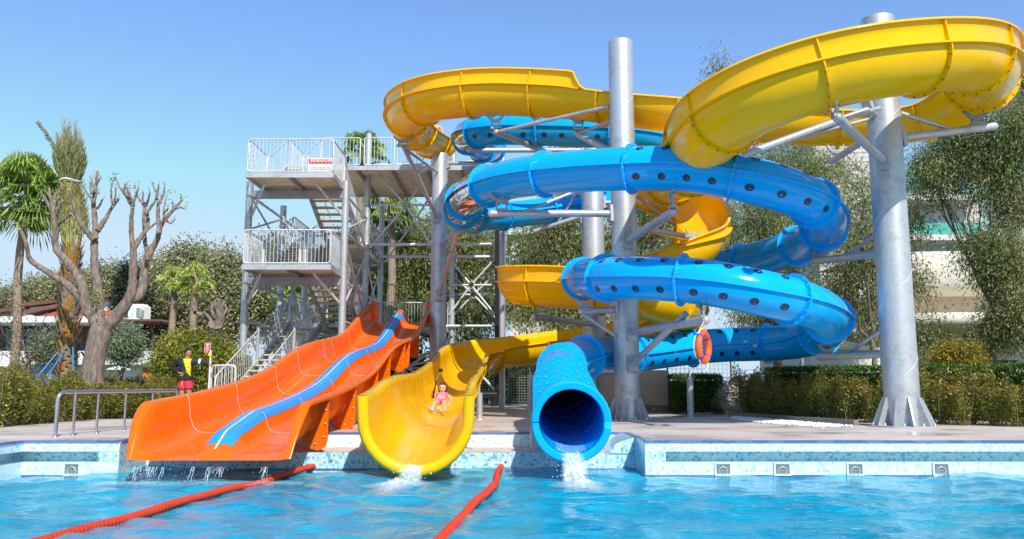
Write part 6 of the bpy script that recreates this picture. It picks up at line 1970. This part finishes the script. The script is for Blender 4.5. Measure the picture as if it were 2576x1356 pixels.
garment(V, F, J, E, jack, lambda e, t, p: .030 + .012*math.sin(p[2]*31+p[0]*17)*.5 + (.012 if lz(p)[1] > 930 else 0), 'jacket', 'jacket', lg)
def shorts(e, t, p):
    z = lz(p)[1]; return 930 < z < 1205 and (e[0] in ('lhip','rhip','pel') or e[1] in ('lhip','rhip') or on(e, {'pel','belly'}))
so_ = garment(V, F, J, E, shorts, lambda e, t, p: .016 + max(0, (lz(p)[1]-1000)/200)*.022, 'shorts', 'shorts_red', lg)
mb = MB(); mb.ball(LZ_(628, 705, Yg_-.20), .014, 0, 6, 4); mb.tube([LZ_(560,500,Yg_-.17), LZ_(628,700,Yg_-.195), LZ_(670,520,Yg_-.175)], .004, 4); mb.build('whistle', M['eye'], lg)
e0 = J['rs'][0].lerp(J['re'][0], .72); e1 = J['rs'][0].lerp(J['re'][0], 1.02)
mb = MB(); mb.tube([e0, e0.lerp(e1,.5), e1], [.083,.082,.080], 12, 0, False); mb.build('white_armband', M['white_cloth'], lg)
mb = MB()
for k in range(9): p = LZ_(487-k*1.5, 1020+k*14, Yg_-.150); mb.bar(p - Vector((.014,0,0)), p + Vector((.014,0,0)), .006, .008)
mb.build('yellow_lettering', M['tee_yellow'], so_)

# girl in the yellow chute
def GZ(zx, zy, Y): return U(1048.5 + zx*.0933, 922 + zy*.0933, Y)
gl = thing('person', 'laughing girl in a pink swimsuit sliding feet first down the yellow chute', 'person', tuple(GZ(660, 920, 18.2)))
k_ = .78
J = {'pel': (GZ(660, 905, 18.2), (.115,.09)), 'belly': (GZ(660, 840, 18.35), (.10,.08)), 'chest': (GZ(668, 765, 18.5), (.115,.085)), 'neck0': (GZ(690, 715, 18.62), .045), 'neck': (GZ(694, 690, 18.66), .04), 'headb': (GZ(698, 640, 18.7), .045),
  'ls': (GZ(545, 745, 18.5), .046), 'le': (GZ(400, 850, 18.35), .034), 'lw': (GZ(420, 680, 18.15), .025), 'lh': (GZ(455, 600, 18.08), (.028,.02)),
  'rs': (GZ(805, 760, 18.5), .046), 're': (GZ(925, 900, 18.5), .034), 'rw': (GZ(880, 985, 18.3), .025), 'rh': (GZ(870, 1020, 18.22), (.026,.016)),
  'lhip': (GZ(585, 945, 18.12), .078), 'lk': (GZ(480, 990, 17.8), .055), 'la': (GZ(395, 1165, 17.55), .036), 'lt': (GZ(255, 1045, 17.5), .026),
  'rhip': (GZ(740, 945, 18.12), .078), 'rk': (GZ(735, 1010, 17.8), .055), 'ra': (GZ(755, 1150, 17.55), .034), 'rt': (GZ(755, 1195, 17.42), .026)}
fingers(J, E2 := [('pel','belly'),('belly','chest'),('chest','neck0'),('neck0','neck'),('neck','headb'),('chest','ls'),('ls','le'),('le','lw'),('lw','lh'),('chest','rs'),('rs','re'),('re','rw'),('rw','rh'),('pel','lhip'),('lhip','lk'),('lk','la'),('la','lt'),('pel','rhip'),('rhip','rk'),('rk','ra'),('ra','rt')], 'l', J['lh'][0], (.5,-.6,.5), (.2,.1,1), .75, (.6,.5,-.2))
fingers(J, E2, 'r', J['rh'][0], (.2,-.8,-.4), (1,.2,0), .75, (0,0,-.3))
V, F = skin(J, E2)
mb = MB(); mb.add(V, F, 0, True); hc = GZ(694, 590, 18.62); hf, hu, hs = headmesh(mb, hc, .122, (-.06,-1,.06), (.06,.18,1))
mb.build('body', M['skin_fair'], gl); facebits(gl, hc, .122, hf, hu, hs, True); hp = haircap(gl, hc, .122, hf, hu, hs, 'hair_brown', -.6, .60, 1.09)
mb = MB(); rl = random.Random(3)
for q in range(9):
    p = hc - hs*(.62+.05*rl.random())*.122*(-1 if q > 5 else 1) - hf*.02 + hu*rl.uniform(-.2,.4)*.122
    pts = [p, p + Vector((-.04 if q <= 5 else .015, -.04, -.09)), p + Vector((-.07 if q <= 5 else .02, -.03, -.20 if q <= 5 else -.14)) + Vector((rl.gauss(0,.015), 0, 0))]
    mb.tube(pts, [.028,.024,.009], 6)
mb.build('wet_locks', M['hair_brown'], hp)
def gz(p):
    x, y = proj(p); return (x-1048.5)/.0933, (y-922)/.0933
def gtop(e, t, p):
    x, y = gz(p); return (on(e, {'belly','chest','neck0'}) or (e[1] in ('ls','rs')) or (e[0] in ('ls','rs') and t < .08)) and 712 < y < 812
garment(V, F, J, E2, gtop, .008, 'swim_top', 'pink', gl)
def gbot(e, t, p):
    x, y = gz(p); return (e[0] == 'pel' or e[1] == 'pel' or (e[0] in ('lhip','rhip') and t < .5)) and y > 868 and y < 990 and abs(x-660) < 150 - max(0, y-890)*1.6
garment(V, F, J, E2, gbot, .008, 'swim_bottom', 'pink', gl)
# selfie stick with a small action camera
hnd = J['lh'][0]
sk_ = thing('selfie_stick', 'black and silver selfie stick with a small camera held up by the girl', 'selfie stick', tuple(GZ(440, 850, 18.0)))
p0, p1, p2 = GZ(440, 850, 18.1), GZ(525, 375, 17.95), GZ(625, 140, 17.85)
mb = MB(); mb.rod(p0, p1, .014, 8); mb.rod(p0, p0.lerp(p1, .42), .019, 8); mb.build('handle', M['black_steel'], sk_)
mb = MB(); mb.rod(p1, p2, .013, 8); mb.build('silver_tube', M['bolt_bright'], sk_)
mb = MB(); c = GZ(645, 100, 17.85); mb.box(c, (.085,.05,.068), 0, .3); mb.rod(c + Vector((0,-.03,.0)), c + Vector((0,-.045,0)), .02, 10); mb.build('camera', M['black_steel'], sk_)
# spray around her
t = thing('slide_spray', 'spray of drops kicked up around the sliding girl', 'splash', tuple(GZ(600, 1100, 17.6)))
mb = MB(); rl = random.Random(8)
for q in range(150):
    p = GZ(560 + rl.gauss(0, 110), 1160 + rl.gauss(0, 50), 17.45 + rl.uniform(-.2,.2)); mb.ball(p, rl.uniform(.003,.008), 0, 5, 3)
tag(mb.build('droplets', M['drops'], t), kind='stuff')

# woman at the start of the yellow flume
i = YP.idx(.75)
def YS_(a, b, t=0): return YP.at(i, a, b, t)
wm_ = thing('person', 'bather in a red bikini standing at the start of the yellow flume', 'person', tuple(YS_(0,-.6)))
J = {'pel': (YS_(.02,.02), (.14,.11)), 'belly': (YS_(.02,.18), (.12,.09)), 'chest': (YS_(.02,.38), (.14,.10)), 'neck0': (YS_(.02,.53), .055), 'neck': (YS_(.02,.60), .05), 'headb': (YS_(.02,.68,.02), .05),
  'ls': (YS_(-.17,.48), .05), 'le': (YS_(-.25,.22,.03), .038), 'lw': (YS_(-.22,.02,.14), .028), 'lh': (YS_(-.21,-.05,.17), (.03,.018)),
  'rs': (YS_(.21,.48), .05), 're': (YS_(.30,.22,.03), .038), 'rw': (YS_(.28,.02,.14), .028), 'rh': (YS_(.27,-.05,.17), (.03,.018)),
  'lhip': (YS_(-.08,-.04), .095), 'lk': (YS_(-.10,-.30,.14), .06), 'la': (YS_(-.10,-.58,.0), .04), 'lt': (YS_(-.11,-.60,.18), .03),
  'rhip': (YS_(.12,-.04), .095), 'rk': (YS_(.14,-.30,.14), .06), 'ra': (YS_(.14,-.58,.0), .04), 'rt': (YS_(.15,-.60,.18), .03)}
E3 = list(E[:21])
fingers(J, E3, 'l', J['lh'][0], (0,-.3,-1), (1,.2,0), .9); fingers(J, E3, 'r', J['rh'][0], (0,-.3,-1), (1,.2,0), .9)
V, F = skin(J, E3); mb = MB(); mb.add(V, F, 0, True); hc = YS_(.02,.76,.03); hf, hu, hs = headmesh(mb, hc, .112, (-.1,-1,-.1), (0,0,1))
mb.build('body', M['skin_fair'], wm_); facebits(wm_, hc, .112, hf, hu, hs); haircap(wm_, hc, .112, hf, hu, hs, 'hair_brown', -.8, .45, 1.1)
mb = MB()
for sg in (-1, 1): mb.ball(YS_(.02+sg*.085, .37, .085), .075, 0, 12, 8, (1,.6,.85))
mb.tube([YS_(.02+.158*math.cos(a), .355, .118*math.sin(a)) for a in np.linspace(0, 2*math.pi, 21)[:-1]], .010, 6, 0, False, True)
mb.build('bikini_top', M['red_cloth'], wm_)
garment(V, F, J, E3, lambda e, t, p: (e[0] == 'pel' or e[1] == 'pel') and p[2] < YS_(0,.08).z, .008, 'bikini_bottom', 'red_cloth', wm_)
# sunbathers on loungers beyond the left shrubs
def lounger(x, y, label, rz):
    t = thing('sun_lounger', label, 'lounger', (x, y, 0)); d = Vector((math.cos(rz), math.sin(rz), 0)); s = Vector((-d.y, d.x, 0)); o = Vector((x, y, 0))
    mb = MB(); mb.bar(o - d*.9 + Vector((0,0,.32)), o + d*.35 + Vector((0,0,.32)), .62, .05); mb.bar(o + d*.35 + Vector((0,0,.33)), o + d*.95 + Vector((0,0,.66)), .62, .05); mb.build('bed', M['white_cloth'], t)
    for a in (-.8, .5):
        for b in (-.26, .26): mb = MB(); mb.rod(o + d*a + s*b, o + d*a + s*b + Vector((0,0,.30)), .025, 8); mb.build('leg', M['white_paint'], t)
    return o, d, s
def sunbather(x, y, rz, label, cloth):
    o, d, s = lounger(x, y, label[1], rz); Z = Vector((0,0,1)); t = thing('person', label[0], 'person', (x, y, .35))
    P = lambda a, b, z: o + d*a + s*b + Z*z
    J = {'pel': (P(.2,0,.47), (.15,.11)), 'belly': (P(.38,0,.52), (.13,.10)), 'chest': (P(.6,0,.66), (.15,.11)), 'neck0': (P(.76,0,.78), .06), 'headb': (P(.84,0,.86), .055),
      'ls': (P(.66,.19,.70), .05), 'le': (P(.45,.30,.55), .04), 'lw': (P(.25,.28,.50), .028), 'lh': (P(.18,.27,.48), (.03,.018)), 'rs': (P(.66,-.19,.70), .05), 're': (P(.45,-.30,.55), .04), 'rw': (P(.25,-.28,.50), .028), 'rh': (P(.18,-.27,.48), (.03,.018)),
      'lhip': (P(.12,.09,.46), .095), 'lk': (P(-.28,.10,.66), .06), 'la': (P(-.55,.10,.40), .04), 'lt': (P(-.72,.11,.42), .03), 'rhip': (P(.12,-.09,.46), .095), 'rk': (P(-.30,-.11,.45), .06), 'ra': (P(-.70,-.11,.41), .04), 'rt': (P(-.80,-.12,.48), .03)}
    Ee = [('pel','belly'),('belly','chest'),('chest','neck0'),('neck0','headb'),('chest','ls'),('ls','le'),('le','lw'),('lw','lh'),('chest','rs'),('rs','re'),('re','rw'),('rw','rh'),('pel','lhip'),('lhip','lk'),('lk','la'),('la','lt'),('pel','rhip'),('rhip','rk'),('rk','ra'),('ra','rt')]
    fingers(J, Ee, 'l', J['lh'][0], -d, s, .9); fingers(J, Ee, 'r', J['rh'][0], -d, s, .9)
    V, F = skin(J, Ee); mb = MB(); mb.add(V, F, 0, True); hc = P(.90,0,.92); hf, hu, hs = headmesh(mb, hc, .112, -d*.6 + Z*.6, d*.6+Z*.8); mb.build('body', M['skin_fair'], t); facebits(t, hc, .112, hf, hu, hs); haircap(t, hc, .112, hf, hu, hs, 'hair_brown', -.4, .45)
    garment(V, F, J, Ee, lambda e, t_, p: e[0] == 'pel' or (e[0] in ('lhip','rhip') and t_ < .55) or (e == ('pel','belly')), .014, 'swim_shorts', cloth, t)
sunbather(-14.6, 24.5, R(150), ('sunbather in blue shorts lying behind the shrubs at the far left', 'white lounger under the sunbather in blue shorts'), 'prop_blue')
sunbather(-13.2, 26.5, R(160), ('sunbather in red shorts lying behind the shrubs left of the date palm', 'white lounger under the sunbather in red shorts'), 'red_cloth')
